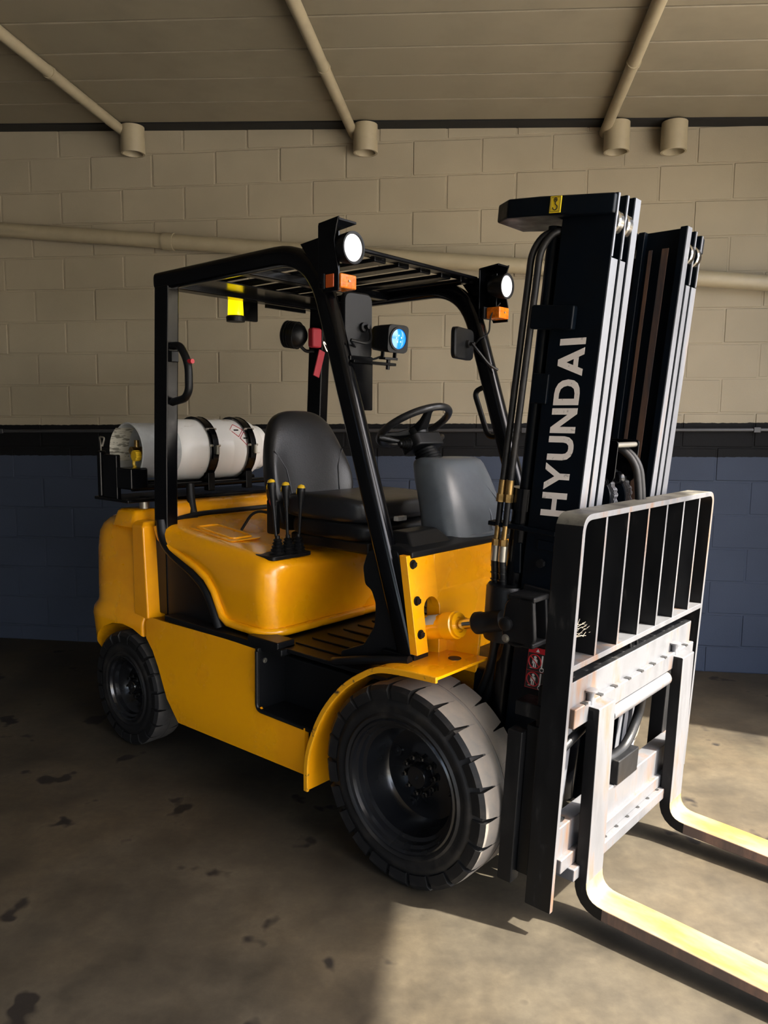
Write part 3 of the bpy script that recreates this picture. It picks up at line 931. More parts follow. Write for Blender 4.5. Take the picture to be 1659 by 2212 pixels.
# armrest stub, belt buckle
MB().box(-0.99, -0.93, -0.285, -0.255, 1.04, 1.19).build('belt_buckle', M['plastic'], FL, bevel=0.01)
MB().box(-0.96, -0.945, -0.292, -0.283, 1.165, 1.19, rot=Matrix.Rotation(R(-30), 3, 'Y')).build('buckle_button', M['red'], FL, bevel=0.002)
MB().cyl((-1.0, 0.27, 1.13), (-0.90, 0.30, 1.20), 0.018, 10).build('belt_stalk', M['plastic'], FL)
MB().tube(fillet([(-0.98, -0.24, 1.12), (-1.05, -0.30, 1.14), (-1.10, -0.33, 1.05)], 0.05), 0.006, 8).build('seat_cable', M['plastic'], FL)

# ---------------------------------------------------------------- levers
lpz = hood_top(-0.80)
lpl = MB().prism(round_poly([(-0.860, -0.462), (-0.742, -0.462), (-0.742, -0.250), (-0.860, -0.250)], 0.02), 'z', lpz - 0.012, lpz + 0.004).build('lever_plate', M['plastic'], FL, bevel=0.003)
for k, (y, tx, ty) in enumerate(((-0.392, -0.030, -0.004), (-0.345, -0.010, -0.002), (-0.298, 0.012, 0.006))):
    x = -0.795 + 0.010 * k
    base = Vector((x, y, lpz + 0.002))
    prof = [(0.0, 0.0), (0.0, 0.030)]
    for j in range(5):
        r0 = 0.030 - j * 0.0035
        prof += [(0.006 + j * 0.013, r0 + 0.002), (0.012 + j * 0.013, r0 - 0.006)]
    prof += [(0.075, 0.010), (0.075, 0.0)]
    lv = MB().lathe(prof, base, (0, 0, 1), 18).build('control_lever', M['plastic'], FL, smooth=30)
    tip = base + Vector((tx, ty, 0.285 - 0.012 * k))
    mid = base + Vector((tx * 0.25, ty * 0.25, 0.07))
    neck = mid.lerp(tip, 0.62)
    MB().tube([mid, neck], [0.006, 0.007], 8).build('rod', M['plastic'], lv)
    ax = (tip - neck).normalized()
    ln = (tip - neck).length
    MB().lathe([(-0.01, 0.0), (-0.01, 0.010), (ln * 0.45, 0.013), (ln * 0.8, 0.0175), (ln, 0.0175), (ln + 0.010, 0.012), (ln + 0.013, 0.0)], neck, ax, 16).build('grip', M['plastic'], lv, smooth=60)
    MB().lathe([(ln + 0.002, 0.0168), (ln + 0.012, 0.0125), (ln + 0.016, 0.0)], neck, ax, 14).build('cap', M['knob_yellow'], lv, smooth=60)
    MB().lathe([(0.0, 0.012), (0.002, 0.011), (0.003, 0.0)], neck + ax * (ln * 0.82) + Vector((-0.012, -0.012, 0)), (-0.7, -0.7, 0.1), 12).build('symbol_disc', M['knob_yellow'], lv)

# ---------------------------------------------------------------- dash panel, shroud, steering
prof = [(-0.075, 1.085), (-0.045, 1.085), (-0.045, 0.945), (-0.030, 0.925), (-0.018, 0.900), (-0.018, 0.62), (-0.075, 0.62)]
dp = MB().prism(prof, 'y', -0.345, 0.47).build('dash_panel', M['yellow'], FL, bevel=0.004)
fl_poly = [(-0.49, 1.085), (-0.345, 1.085), (-0.345, 0.925)] + [(-0.387 + 0.042 * math.cos(a), 0.895 + 0.042 * math.sin(a)) for a in [R(k * 20) for k in range(0, 10)]] + [(-0.43, 0.76), (-0.49, 0.76)]
shr = Matrix.Identity(4)
shr[0][2] = -0.16
shr[0][3] = 0.16 * 1.085 - 0.004
flg = MB().prism(fl_poly, 'x', -0.075, -0.045).xform(shr).build('dash_flange', M['yellow'], FL, bevel=0.004)
for z in (1.055, 0.935, 0.825):
    bolt(flg, (-0.049 + 0.16 * (1.085 - z), -0.462, z), (1, 0, 0), 0.011, 0.012)
# paper data label
lab = MB().box(-0.0445, -0.0435, 0.115, 0.205, 0.925, 1.06).build('data_label', M['paper'], dp)
for z0, z1, y0, y1 in ((1.02, 1.035, 0.125, 0.195), (0.945, 0.965, 0.13, 0.16), (0.985, 0.992, 0.125, 0.17), (1.045, 1.050, 0.125, 0.15), (0.97, 0.974, 0.125, 0.19)):
    MB().box(-0.0436, -0.0431, y0, y1, z0, z1).build('print', M['print_black'], lab)
# cover on top of the dash
dc = MB()
dc.prism([(-0.19, 1.055), (-0.04, 1.075), (-0.04, 1.095), (-0.10, 1.112), (-0.19, 1.108)], 'y', -0.47, 0.47)
dc.prism([(-0.31, 1.045), (-0.18, 1.055), (-0.18, 1.108), (-0.31, 1.105)], 'y', -0.22, 0.22)
dco = dc.build('dash_cover', M['plastic'], FL, bevel=0.006)
MB().loft([[(-0.20, -0.43, 1.10), (-0.07, -0.43, 1.10), (-0.07, -0.20, 1.10), (-0.20, -0.20, 1.10)], [(-0.19, -0.40, 1.148), (-0.12, -0.40, 1.148), (-0.12, -0.23, 1.148), (-0.19, -0.23, 1.148)]]).build('raised_cover', M['plastic'], dco, bevel=0.008)
# steering column shroud
def shroud():
    rings = []
    for z, x, hx, hy in ((1.10, -0.165, 0.105, 0.195), (1.13, -0.17, 0.105, 0.193), (1.22, -0.19, 0.102, 0.188), (1.31, -0.225, 0.098, 0.175), (1.36, -0.245, 0.092, 0.162), (1.375, -0.25, 0.086, 0.152), (1.385, -0.252, 0.07, 0.13)):
        r = []
        for k in range(32):
            a = 2 * math.pi * k / 32
            c, d = math.cos(a), math.sin(a)
            r.append((x + hx * math.copysign(abs(c) ** 0.6, c), 0.005 + hy * math.copysign(abs(d) ** 0.75, d), z))
        rings.append(r)
    return MB().loft(rings)
sh = shroud().build('column_shroud', M['grey_plastic'], FL, smooth=60)
MB().lathe([(0.0, 0.205), (0.004, 0.209), (0.012, 0.209), (0.016, 0.202)], (0, 0, 0), (0, 0, 1), 40).build('base_ring', M['grey_plastic'], sh).matrix_local = Matrix.Translation((-0.165, 0.005, 1.098)) @ Matrix.Diagonal((0.54, 1.0, 1.0, 1.0))
for k in range(2):
    MB().tube([(-0.055 - 0.02 * q - 0.0 * k, (0.14 - 0.02 * q) * (1 if k else 0.2) + 0.03 * math.sin(q), 1.12 + 0.05 * q) for q in range(5)], 0.003, 6).build('moulded_line', M['grey_plastic'], sh)
# column, boot, stalk pod, wheel
ca = Vector((-0.50, 0, 0.866)).normalized()
cb = Vector((-0.325, 0.0, 1.345))
prof = [(0.0, 0.0), (0.0, 0.062)]
for j in range(6):
    prof += [(0.006 + j * 0.013, 0.060 - j * 0.003), (0.012 + j * 0.013, 0.052 - j * 0.003)]
prof += [(0.09, 0.04), (0.09, 0.0)]
MB().lathe(prof, cb, ca, 20).build('column_boot', M['plastic'], FL, smooth=30)
pod = cb + ca * 0.105
Rm = Matrix.Rotation(math.atan2(-ca.x, ca.z) * -1, 4, 'Y')
po = MB().prism(round_poly([(-0.05, -0.085), (0.05, -0.085), (0.05, 0.085), (-0.05, 0.085)], 0.025), 'z', -0.028, 0.028).build('switch_pod', M['plastic'], FL, bevel=0.008)
po.matrix_local = Matrix.Translation(pod) @ Rm
for s in (-1, 1):
    pr = [(0.0, 0.0), (0.0, 0.024)]
    for j in range(4):
        pr += [(0.006 + j * 0.011, 0.024 - j * 0.002), (0.011 + j * 0.011, 0.018 - j * 0.002)]
    pr += [(0.05, 0.010), (0.052, 0.0)]
    MB().lathe(pr, (0, s * 0.08, 0), (-0.15, s, 0.1), 14).build('stalk_boot', M['plastic'], po, smooth=30)
    MB().lathe([(0.045, 0.0), (0.045, 0.008), (0.075, 0.011), (0.12, 0.013), (0.135, 0.009), (0.137, 0.0)], (0, s * 0.08, 0), (-0.25, s, 0.38), 12).build('stalk', M['plastic'], po, smooth=60)
wc_ = cb + ca * 0.185 + Vector((0, 0, 0.0))
sw = MB()
rim = []
tiltm = Matrix.Translation(wc_) @ Rm
for k in range(40):
    a = 2 * math.pi * k / 40
    rim.append((0.150 * math.cos(a), 0.150 * math.sin(a), 0.0))
sw.tube(rim, 0.0145, 12, closed=True)
swo = sw.build('steering_wheel', M['vinyl'], FL, smooth=70)
swo.matrix_local = tiltm
MB().lathe([(-0.07, 0.0), (-0.07, 0.030), (-0.035, 0.042), (-0.012, 0.050), (-0.002, 0.045), (0.004, 0.03), (0.006, 0.0)], (0, 0, -0.012), (0, 0, 1), 24).build('hub', M['plastic'], swo, smooth=50)
for a in (R(-18), R(122), R(232)):
    c, d = math.cos(a), math.sin(a)
    MB().loft([[(c * r - d * w, d * r + c * w, z), (c * r + d * w, d * r - c * w, z), (c * r + d * w * 0.7, d * r - c * w * 0.7, z - t), (c * r - d * w * 0.7, d * r + c * w * 0.7, z - t)]
               for r, w, z, t in ((0.03, 0.036, -0.015, 0.03), (0.08, 0.026, -0.010, 0.02), (0.12, 0.020, 0.002, 0.014), (0.147, 0.024, 0.006, 0.012))]).build('spoke', M['plastic'], swo, bevel=0.005, smooth=50)
# black plastic guard behind the right front leg
for s in (-1, 1):
    poly = [(-0.255, 1.02), (-0.235, 1.075), (-0.19, 1.095), (-0.10, 1.095), (-0.02, 0.77), (-0.02, 0.71), (-0.36, 0.675), (-0.36, 0.70), (-0.25, 0.745), (-0.20, 0.82), (-0.195, 0.90), (-0.215, 0.945), (-0.245, 0.96)]
    gdo = MB().prism(round_poly(poly, 0.012, 3), 'y', *sorted((s * 0.475, s * 0.40))).build('leg_guard', M['plastic'], FL, bevel=0.006)
    MB().tube(fillet([(-0.02, s * 0.50, 0.742), (-0.22, s * 0.515, 0.705), (-0.34, s * 0.52, 0.675), (-0.37, s * 0.50, 0.665)], 0.05), 0.016, 10).build('edge_roll', M['plastic'], gdo)

# ---------------------------------------------------------------- fenders
for s in (-1, 1):
    path = fillet([(-0.435, 0.0, 0.185), (-0.435, 0.0, 0.32), (-0.36, 0.0, 0.50), (-0.24, 0.0, 0.64), (-0.10, 0.0, 0.725), (0.0, 0, 0.738), (0.155, 0.0, 0.745)], 0.09, 5)
    inner = []
    outer = []
    v1, v2 = [], []
    th = 0.010
    rings = []
    for i, p in enumerate(path):
        t = (path[min(i + 1, len(path) - 1)] - path[max(i - 1, 0)]).normalized()
        nrm = Vector((-t.z, 0, t.x))
        yi = 0.30 if p.x > -0.15 else 0.40
        yo = 0.582
        q0, q1 = p, p - nrm * th
        rings.append([(q0.x, s * yo, q0.z), (q0.x, s * yi, q0.z), (q1.x, s * yi, q1.z), (q1.x, s * yo, q1.z)])
    fo = MB().loft(rings).build('fender', M['yellow_worn' if False else 'yellow'], FL, bevel=0.003)
    MB().lathe([(0, 0), (0, 0.022), (0.0015, 0.022), (0.0015, 0)], (0.075, s * 0.38, 0.7425), (0, 0, 1), 20).build('drain_hole', M['print_black'], fo)
    lip = MB()
    pth = [(p.x, s * 0.580, p.z) for p in path]
    rg = []
    for i, p in enumerate(pth):
        a = Vector(pth[max(i - 1, 0)])
        b2 = Vector(pth[min(i + 1, len(pth) - 1)])
        t = (b2 - a).normalized()
        nrm = Vector((-t.z, 0, t.x))
        q0, q1 = Vector(p) + nrm * 0.002, Vector(p) - nrm * 0.018
        rg.append([(q0.x, s * 0.590, q0.z), (q0.x, s * 0.578, q0.z), (q1.x, s * 0.578, q1.z), (q1.x, s * 0.590, q1.z)])
    lip.loft(rg).build('edge_lip', M['yellow_worn'], fo, bevel=0.003)
    # yellow side of the frame seen between fender and mast
    MB().prism([(-0.06, 0.60), (0.10, 0.60), (0.12, 0.86), (-0.06, 0.86)], 'y', *sorted((s * 0.30, s * 0.285))).build('frame_cheek', M['yellow'], FL, bevel=0.004)

# ---------------------------------------------------------------- wheels
def wheel(name, x, s, r, width, yo, rim_r, nl, nuts, deep, hub_r, tread):
    """rim mesh is the part; tyre, lugs and nuts are its sub-parts"""
    y0 = s * yo
    A = (0, -s, 0)                         # axis points inwards
    org = (x, y0, r)
    w = width
    rm = MB().lathe([(0.012, rim_r + 0.010), (0.004, rim_r + 0.010), (0.000, rim_r + 0.004), (0.004, rim_r - 0.004), (0.016, rim_r - 0.008), (0.022, rim_r - 0.018), (0.040, rim_r - 0.022),
                     (0.046, rim_r - 0.034), (deep - 0.02, rim_r - 0.044), (deep, rim_r - 0.060), (deep + 0.004, hub_r + 0.03), (deep - 0.006, hub_r + 0.012), (deep - 0.008, hub_r * 0.62), (deep - 0.035, hub_r * 0.58),
                     (deep - 0.042, hub_r * 0.50), (deep - 0.043, hub_r * 0.18), (deep - 0.038, 0.0)], org, A, 64).build(name, M['rim'], FL, smooth=35)
    rs = r - 0.050                         # sidewall radius below the lugs
    ty = MB().lathe([(0.012, rim_r + 0.004), (0.002, rim_r + 0.012), (-0.002, rim_r + 0.022), (0.004, rim_r + 0.030), (0.003, rs - 0.030), (0.000, rs - 0.022), (0.003, rs - 0.010), (0.010, rs), (0.016, r - 0.020),
                     (w * 0.40, r - 0.006), (w * 0.60, r - 0.006), (w - 0.016, r - 0.020), (w - 0.010, rs), (w, rs - 0.02), (w, rim_r + 0.02), (w - 0.012, rim_r)], org, A, 72)
    tyo = ty.build('tyre', M['rubber'], rm, smooth=35)
    pitch = 2 * math.pi / nl
    lug = {}
    for side in (0, 1):
        for k in range(nl):
            a0 = k * pitch + (pitch / 2 if side else 0)
            mt = Matrix.Translation((x, 0, r)) @ Matrix.Rotation(a0, 4, 'Y')
            if side not in lug:
                ha = pitch * 0.445
                def P(a, d, rr):
                    d2 = d if side == 0 else w - d
                    return (rr * math.sin(a), y0 - s * d2, rr * math.cos(a))
                rings = []
                sl = pitch * 0.035
                prof = [(0.003, rs), (0.000, r - 0.018), (0.010, r - 0.003), (w * 0.16, r), (w * 0.47, r)]
                b = MB()
                angs = (-ha, -ha * 0.5, 0.0, ha * 0.5, ha)
                top = [[P(a * (0.90 + 0.24 * min(1, d / (w * 0.35))) + (0.16 * pitch * (d / w) * 1.5), d, rr) for a in angs] for d, rr in prof]
                bot = [[P(a * (0.90 + 0.24 * min(1, d / (w * 0.35))) + (0.16 * pitch * (d / w) * 1.5), max(d, 0.012), min(rr, r - 0.045) if d < w * 0.3 else r - 0.030) for a in angs] for d, rr in prof]
                n = len(angs)
                vs = [p for rr_ in top for p in rr_] + [p for rr_ in bot for p in rr_]
                off = len(prof) * n
                fs = []
                for i in range(len(prof) - 1):
                    for j in range(n - 1):
                        fs.append((i * n + j, i * n + j + 1, (i + 1) * n + j + 1, (i + 1) * n + j))
                        fs.append((off + i * n + j, off + (i + 1) * n + j, off + (i + 1) * n + j + 1, off + i * n + j + 1))
                    for j in (0, n - 1):
                        fs.append((i * n + j, (i + 1) * n + j, off + (i + 1) * n + j, off + i * n + j))
                for i in (0, len(prof) - 1):
                    for j in range(n - 1):
                        fs.append((i * n + j, off + i * n + j, off + i * n + j + 1, i * n + j + 1))
                b.faces(vs, fs)
                o = b.build('tread_lug', tread, rm, bevel=0.003, seg=1, smooth=30, mats=[M['rubber']], pick=lambda nn, c: 0 if nn.z > 0.75 else 1)
                lug[side] = o
                o.matrix_local = mt
            else:
                dup(lug[side], rm, mt)
    # crown between the two rows of lugs
    MB().lathe([(w * 0.30, r - 0.010), (w * 0.31, r - 0.0008), (w * 0.69, r - 0.0008), (w * 0.70, r - 0.010)], org, A, 72).build('tread_crown', tread, rm, smooth=35)
    nut = None
    for k in range(nuts):
        a = 2 * math.pi * k / nuts + 0.15
        p = Vector((x + hub_r * 0.88 * math.cos(a), y0 - s * (deep - 0.006), r + hub_r * 0.88 * math.sin(a)))
        if nut is None:
            nb = MB().lathe([(0.0, 0.0), (0.0, 0.014), (0.006, 0.014), (0.006, 0.0105), (0.022, 0.0105), (0.026, 0.006), (0.032, 0.006), (0.032, 0.0)], (0, 0, 0), (0, s, 0), 6)
            nut = nb.build('wheel_nut', M['rim'], rm, smooth=30)
            nut.matrix_local = Matrix.Translation(p)
        else:
            dup(nut, rm, Matrix.Translation(p))
    if deep > 0.1:
        for a in (R(68), R(-22), R(158), R(248)):
            p = Vector((x + (hub_r + 0.055) * math.cos(a), y0 - s * (deep + 0.002), r + (hub_r + 0.055) * math.sin(a)))
            MB().lathe([(0.0, 0.020), (0.004, 0.020), (0.004, 0.011), (0.012, 0.009), (0.012, 0.0)], p, (0, s, 0), 14).build('rim_bolt', M['rim'], rm, smooth=30)
for s in (-1, 1):
    wheel('front_wheel', 0.0, s, 0.3386, 0.225, 0.577, 0.215, 22, 10, 0.135, 0.072, M['tread'])
    wheel('rear_wheel', -1.668, s, 0.2685, 0.155, 0.575, 0.145, 20, 8, 0.075, 0.055, M['tread_dark'])

# ---------------------------------------------------------------- mast
ZT = 2.156
for s in (-1, 1):
    for k, (ya, yb, z0, z1) in enumerate(((0.335, 0.289, 0.10, ZT), (0.277, 0.239, 0.09, ZT + 0.004), (0.226, 0.186, 0.08, ZT + 0.008))):
        notch = 1.985 if k < 2 else 9
        b = MB()
        def bar(d0, d1, y0_, y1_, za, zb):
            vs = [(mx(z) + d, s * y, z) for z in (za, zb) for d, y in ((d0, y0_), (d1, y0_), (d1, y1_), (d0, y1_))]
            b.faces(vs, [(0, 1, 2, 3), (7, 6, 5, 4), (0, 4, 5, 1), (1, 5, 6, 2), (2, 6, 7, 3), (3, 7, 4, 0)])
        bar(-0.165, 0.0, ya, ya - 0.013, z0, z1)                    # web
        bar(-0.024, 0.0, ya - 0.011, yb, z0, min(notch, z1))        # front flange
        bar(-0.165, -0.142, ya - 0.011, yb, z0, z1)                 # rear flange
        rl = b.build('mast_rail', M['black_mast'], FL, bevel=0.003)
        wf = MB()
        for za, zb, yw in ((z0, min(notch, z1), yb), (notch, z1, ya - 0.013)):
            if zb <= za:
                continue
            vs = [(mx(z) + d, s * y, z) for z in (za + 0.002, zb - 0.002) for d, y in ((-0.004, ya - 0.002), (0.0015, ya - 0.002), (0.0015, yw + 0.002), (-0.004, yw + 0.002))]
            wf.faces(vs, [(0, 1, 2, 3), (7, 6, 5, 4), (0, 4, 5, 1), (1, 5, 6, 2), (2, 6, 7, 3), (3, 7, 4, 0)])
        wf.build('wear_strip', M['rail_steel'], rl, smooth=30)
        if k < 2:
            MB().lathe([(0.0, 0.0), (0.0, 0.036), (0.004, 0.040), (0.024, 0.040), (0.028, 0.036), (0.028, 0.0)], (mx(2.09) - 0.030, s * (ya - 0.014), 2.085), (0, -s, 0), 24).build('roller', M['chrome'], rl, smooth=35)
# rusty streak strips on the inside of the far inner rail
for dx, w_ in ((-0.12, 0.012), (-0.075, 0.022)):
    vs = [(mx(z) + d, y, z) for z in (0.6, 2.1) for d, y in ((dx, 0.1845), (dx + w_, 0.1845), (dx + w_, 0.1875), (dx, 0.1875))]
    MB().faces(vs, [(0, 1, 2, 3), (7, 6, 5, 4), (0, 4, 5, 1), (1, 5, 6, 2), (2, 6, 7, 3), (3, 7, 4, 0)]).build('rubbed_track', M['rust'], FL)
# cross head behind the rails at the top, with a hook sticker
def tilt_about(x0, z0):
    return Matrix.Translation((x0, 0, z0)) @ Matrix.Rotation(math.atan(TM), 4, 'Y') @ Matrix.Translation((-x0, 0, -z0))
plan = [(mx(2.13), -0.337), (mx(2.13), -0.355), (0.34, -0.385), (0.235, -0.385), (0.165, -0.33), (0.165, -0.18), (0.30, -0.155), (0.30, 0.155), (0.165, 0.18), (0.165, 0.33), (0.235, 0.385), (0.34, 0.385), (mx(2.13), 0.355), (mx(2.13), 0.337), (0.385, 0.337), (0.385, -0.337)]
ch = MB().prism(plan, 'z', 2.098, 2.152).xform(tilt_about(0.55, 2.12)).build('cross_head', M['black_mast'], FL, bevel=0.006)
st = MB().box(0.375, 0.41, -0.3825, -0.3795, 2.103, 2.148).xform(tilt_about(0.55, 2.12))
sto = st.build('hook_sticker', M['label_yellow'], ch)
tag(sto, 'yellow sticker with a black lifting hook symbol')
sto.matrix_local = Matrix.Translation((0, 0.3725, 0)) @ Matrix.Identity(4)
sto.matrix_local = Matrix.Identity(4)
hk = MB()
def arcp(cx, cz, r, a0, a1, n=10):
    return [(cx + r * math.cos(R(a0 + (a1 - a0) * k / n)), -0.3832, cz + r * math.sin(R(a0 + (a1 - a0) * k / n))) for k in range(n + 1)]
hk.tube(arcp(0.3925, 2.138, 0.005, 0, 360, 14), 0.0011, 5)
hk.tube(arcp(0.3925, 2.138, 0.0018, 0, 360, 8), 0.0009, 5)
hk.tube([(0.3925, -0.3832, 2.133), (0.3925, -0.3832, 2.126)] + arcp(0.3925, 2.1175, 0.007, 60, -180, 12), 0.0014, 5)
for pz_ in ((0.378, 2.106, 0.407, 2.106), (0.407, 2.106, 0.407, 2.145), (0.407, 2.145, 0.378, 2.145), (0.378, 2.145, 0.378, 2.106)):
    hk.tube([(pz_[0], -0.3832, pz_[1]), (pz_[2], -0.3832, pz_[3])], 0.0006, 4)
hk.xform(tilt_about(0.55, 2.12)).build('hook_print', M['print_black'], ch)
# tie bars between the outer rails
for z0, z1 in ((0.16, 0.30), (1.05, 1.15)):
    MB().box(mx(z0) - 0.20, mx(z0) - 0.172, -0.335, 0.335, z0, z1).build('tie_bar', M['black_mast'], FL, bevel=0.005)
for s in (-1, 1):
    # lift cylinders behind the rails
    p0 = Vector((mx(0.12) - 0.21, s * 0.30, 0.12))
    p1 = Vector((mx(1.30) - 0.205, s * 0.30, 1.30))
    p2 = Vector((mx(2.10) - 0.205, s * 0.30, 2.10))
    lc = MB().cyl(p0, p1, 0.036).build('lift_cylinder', M['black'], FL)
    MB().cyl(p1, p2, 0.020).build('rod', M['black_mast'], lc)
    MB().cyl(p1 - (p1 - p0).normalized() * 0.05, p1 + (p1 - p0).normalized() * 0.02, 0.043).build('gland', M['black'], lc)
    # brackets wrapped on the outer rail
    MB().box(mx(1.83) - 0.22, mx(1.83) - 0.080, *sorted((s * 0.335, s * 0.362)), 1.795, 1.865, rot=Matrix.Rotation(math.atan(TM), 3, 'Y')).build('rail_bracket', M['black_mast'], FL, bevel=0.006)
    MB().box(mx(1.62) - 0.20, mx(1.62) - 0.145, *sorted((s * 0.325, s * 0.345)), 1.58, 1.67, rot=Matrix.Rotation(math.atan(TM), 3, 'Y')).build('hose_clamp', M['black_mast'], FL, bevel=0.004)
    # hose guide shelf lower down
    MB().box(mx(1.2) - 0.30, mx(1.2) - 0.06, *sorted((s * 0.30, s * 0.352)), 1.190, 1.205, rot=Matrix.Rotation(math.atan(TM) * 0.6, 3, 'Y')).build('hose_shelf', M['black_mast'], FL, bevel=0.003)
# hoses running up behind the right rail with fittings
for k, (dx, dy) in enumerate(((0.0, 0.0), (0.030, -0.004))):
    y = -0.345 + dy
    top = [(0.40 + dx * 0.4, -0.25 + dy, 2.06), (0.345 + dx, y + 0.01, 2.085), (0.300 + dx, y, 2.03), (0.292 + dx, y, 1.95)]
    run = fillet(top + [(0.222 + dx, y, 1.345)], 0.06)
    ho = MB().tube(run, 0.0105, 10).build('hydraulic_hose', M['rubber'], FL, smooth=60)
    fx = [(0.222 + dx, y, 1.345), (0.208 + dx, y, 1.20), (0.200 + dx, y, 1.115)]
    MB().tube([fx[0], (0.217 + dx, y, 1.30)], 0.0125, 10).build('ferrule', M['brass'], ho)
    MB().tube([(0.217 + dx, y, 1.30), (0.215 + dx, y, 1.275)], 0.0145, 6).build('fitting_nut', M['brass'], ho, smooth=20)
    MB().tube([(0.215 + dx, y, 1.275), fx[1]], 0.010, 10).build('fitting_tube', M['plastic'], ho)
    MB().tube([fx[1], (0.203 + dx, y, 1.155)], 0.009, 10).build('fitting_tube', M['brass'], ho)
    MB().tube([(0.203 + dx, y, 1.155), (0.202 + dx, y, 1.135)], 0.014, 6).build('fitting_nut', M['brass'], ho, smooth=20)
    MB().tube([(0.202 + dx, y, 1.135), (0.199 + dx, y, 1.085)], 0.0145, 12).build('crimp_sleeve', M['zinc'], ho)
    lower = fillet([(0.199 + dx, y, 1.085), (0.198 + dx, y + 0.01, 1.0), (0.19 + dx, y + 0.03, 0.85), (0.16 + dx, y + 0.05, 0.66), (0.10 + dx, y + 0.10, 0.55)], 0.08)
    MB().tube(lower, 0.0135, 10).build('wrapped_hose', M['plastic'], ho, smooth=60)
    for q in range(7):
        z = 1.07 - q * 0.022
        MB().tube([(0.1985 + dx, y + 0.003, z), (0.1985 + dx, y + 0.003, z - 0.004)], 0.0148, 10).build('wrap_turn', M['plastic'], ho)
# black hose drum behind the tilt bracket and lower hoses
MB().lathe([(0.0, 0.0), (0.0, 0.062), (0.01, 0.066), (0.17, 0.066), (0.18, 0.060), (0.18, 0.0)], (0.225, -0.325, 0.83), (0.06, 0, 1), 24).build('hose_sleeve', M['plastic'], FL, smooth=40)
for q in range(3):
    MB().tube(fillet([(0.25 - 0.02 * q, -0.30 - 0.02 * q, 0.90), (0.225 - 0.025 * q, -0.31, 0.72), (0.17 - 0.03 * q, -0.30, 0.58), (0.08, -0.25, 0.50)], 0.10), 0.014, 10).build('lower_hose', M['plastic'], FL, smooth=60)
# chain down the back of the right rail
def chain(path, name, w, mat, parent, pitch=0.021, axis=(0, 1, 0)):
    """leaf chain: link plates along a path, joined as one part's links"""
    pts = [Vector(p) for p in path]
    d = [0]
    for a, b in zip(pts, pts[1:]):
        d.append(d[-1] + (b - a).length)
    def at(t):
        for i in range(len(pts) - 1):
            if d[i + 1] >= t:
                return pts[i].lerp(pts[i + 1], (t - d[i]) / max(1e-9, d[i + 1] - d[i]))
        return pts[-1]
    n = int(d[-1] / pitch)
    ax = Vector(axis)
    b = MB()
    for k in range(n):
        p, q = at(k * pitch), at((k + 1) * pitch)
        t = (q - p).normalized()
        nn = t.cross(ax).normalized()
        offs = (-w * 0.5, -w * 0.10, w * 0.30) if k % 2 else (-w * 0.30, w * 0.10, w * 0.5)
        for o_ in offs:
            out = []
            for u, h in ((-0.25, 0.0), (-0.15, 0.0075), (0.15, 0.0085), (0.5, 0.0055), (0.85, 0.0085), (1.15, 0.0075), (1.25, 0.0), (1.15, -0.0075), (0.85, -0.0085), (0.5, -0.0055), (0.15, -0.0085), (-0.15, -0.0075)):
                out.append(p + t * (u * pitch) + nn * h)
            r0 = [v + ax * (o_ - 0.0016) for v in out]
            r1 = [v + ax * (o_ + 0.0016) for v in out]
            b.loft([r0, r1])
        b.tube([p - ax * (w * 0.56), p + ax * (w * 0.56)], 0.004, 6)
    return b.build(name, mat, parent, smooth=30)
for s in (-1, 1):
    lk = chain([(mx(2.06) - 0.19, s * 0.29, 2.06), (mx(1.85) - 0.205, s * 0.29, 1.86)], 'lift_chain', 0.022, M['black_worn'], FL)
    MB().cyl((mx(1.86) - 0.205, s * 0.29, 1.86), (mx(1.70) - 0.21, s * 0.29, 1.66), 0.011, 10).build('chain_anchor', M['black_worn'], lk)
    # chain sheave at the mast top
    MB().lathe([(0.0, 0.0), (0.0, 0.05), (0.006, 0.05), (0.008, 0.043), (0.024, 0.043), (0.026, 0.05), (0.032, 0.05), (0.032, 0.0)], (mx(2.06) - 0.15, s * 0.275, 2.045), (0, -s, 0), 24).build('sheave', M['black_mast'], FL, smooth=35)
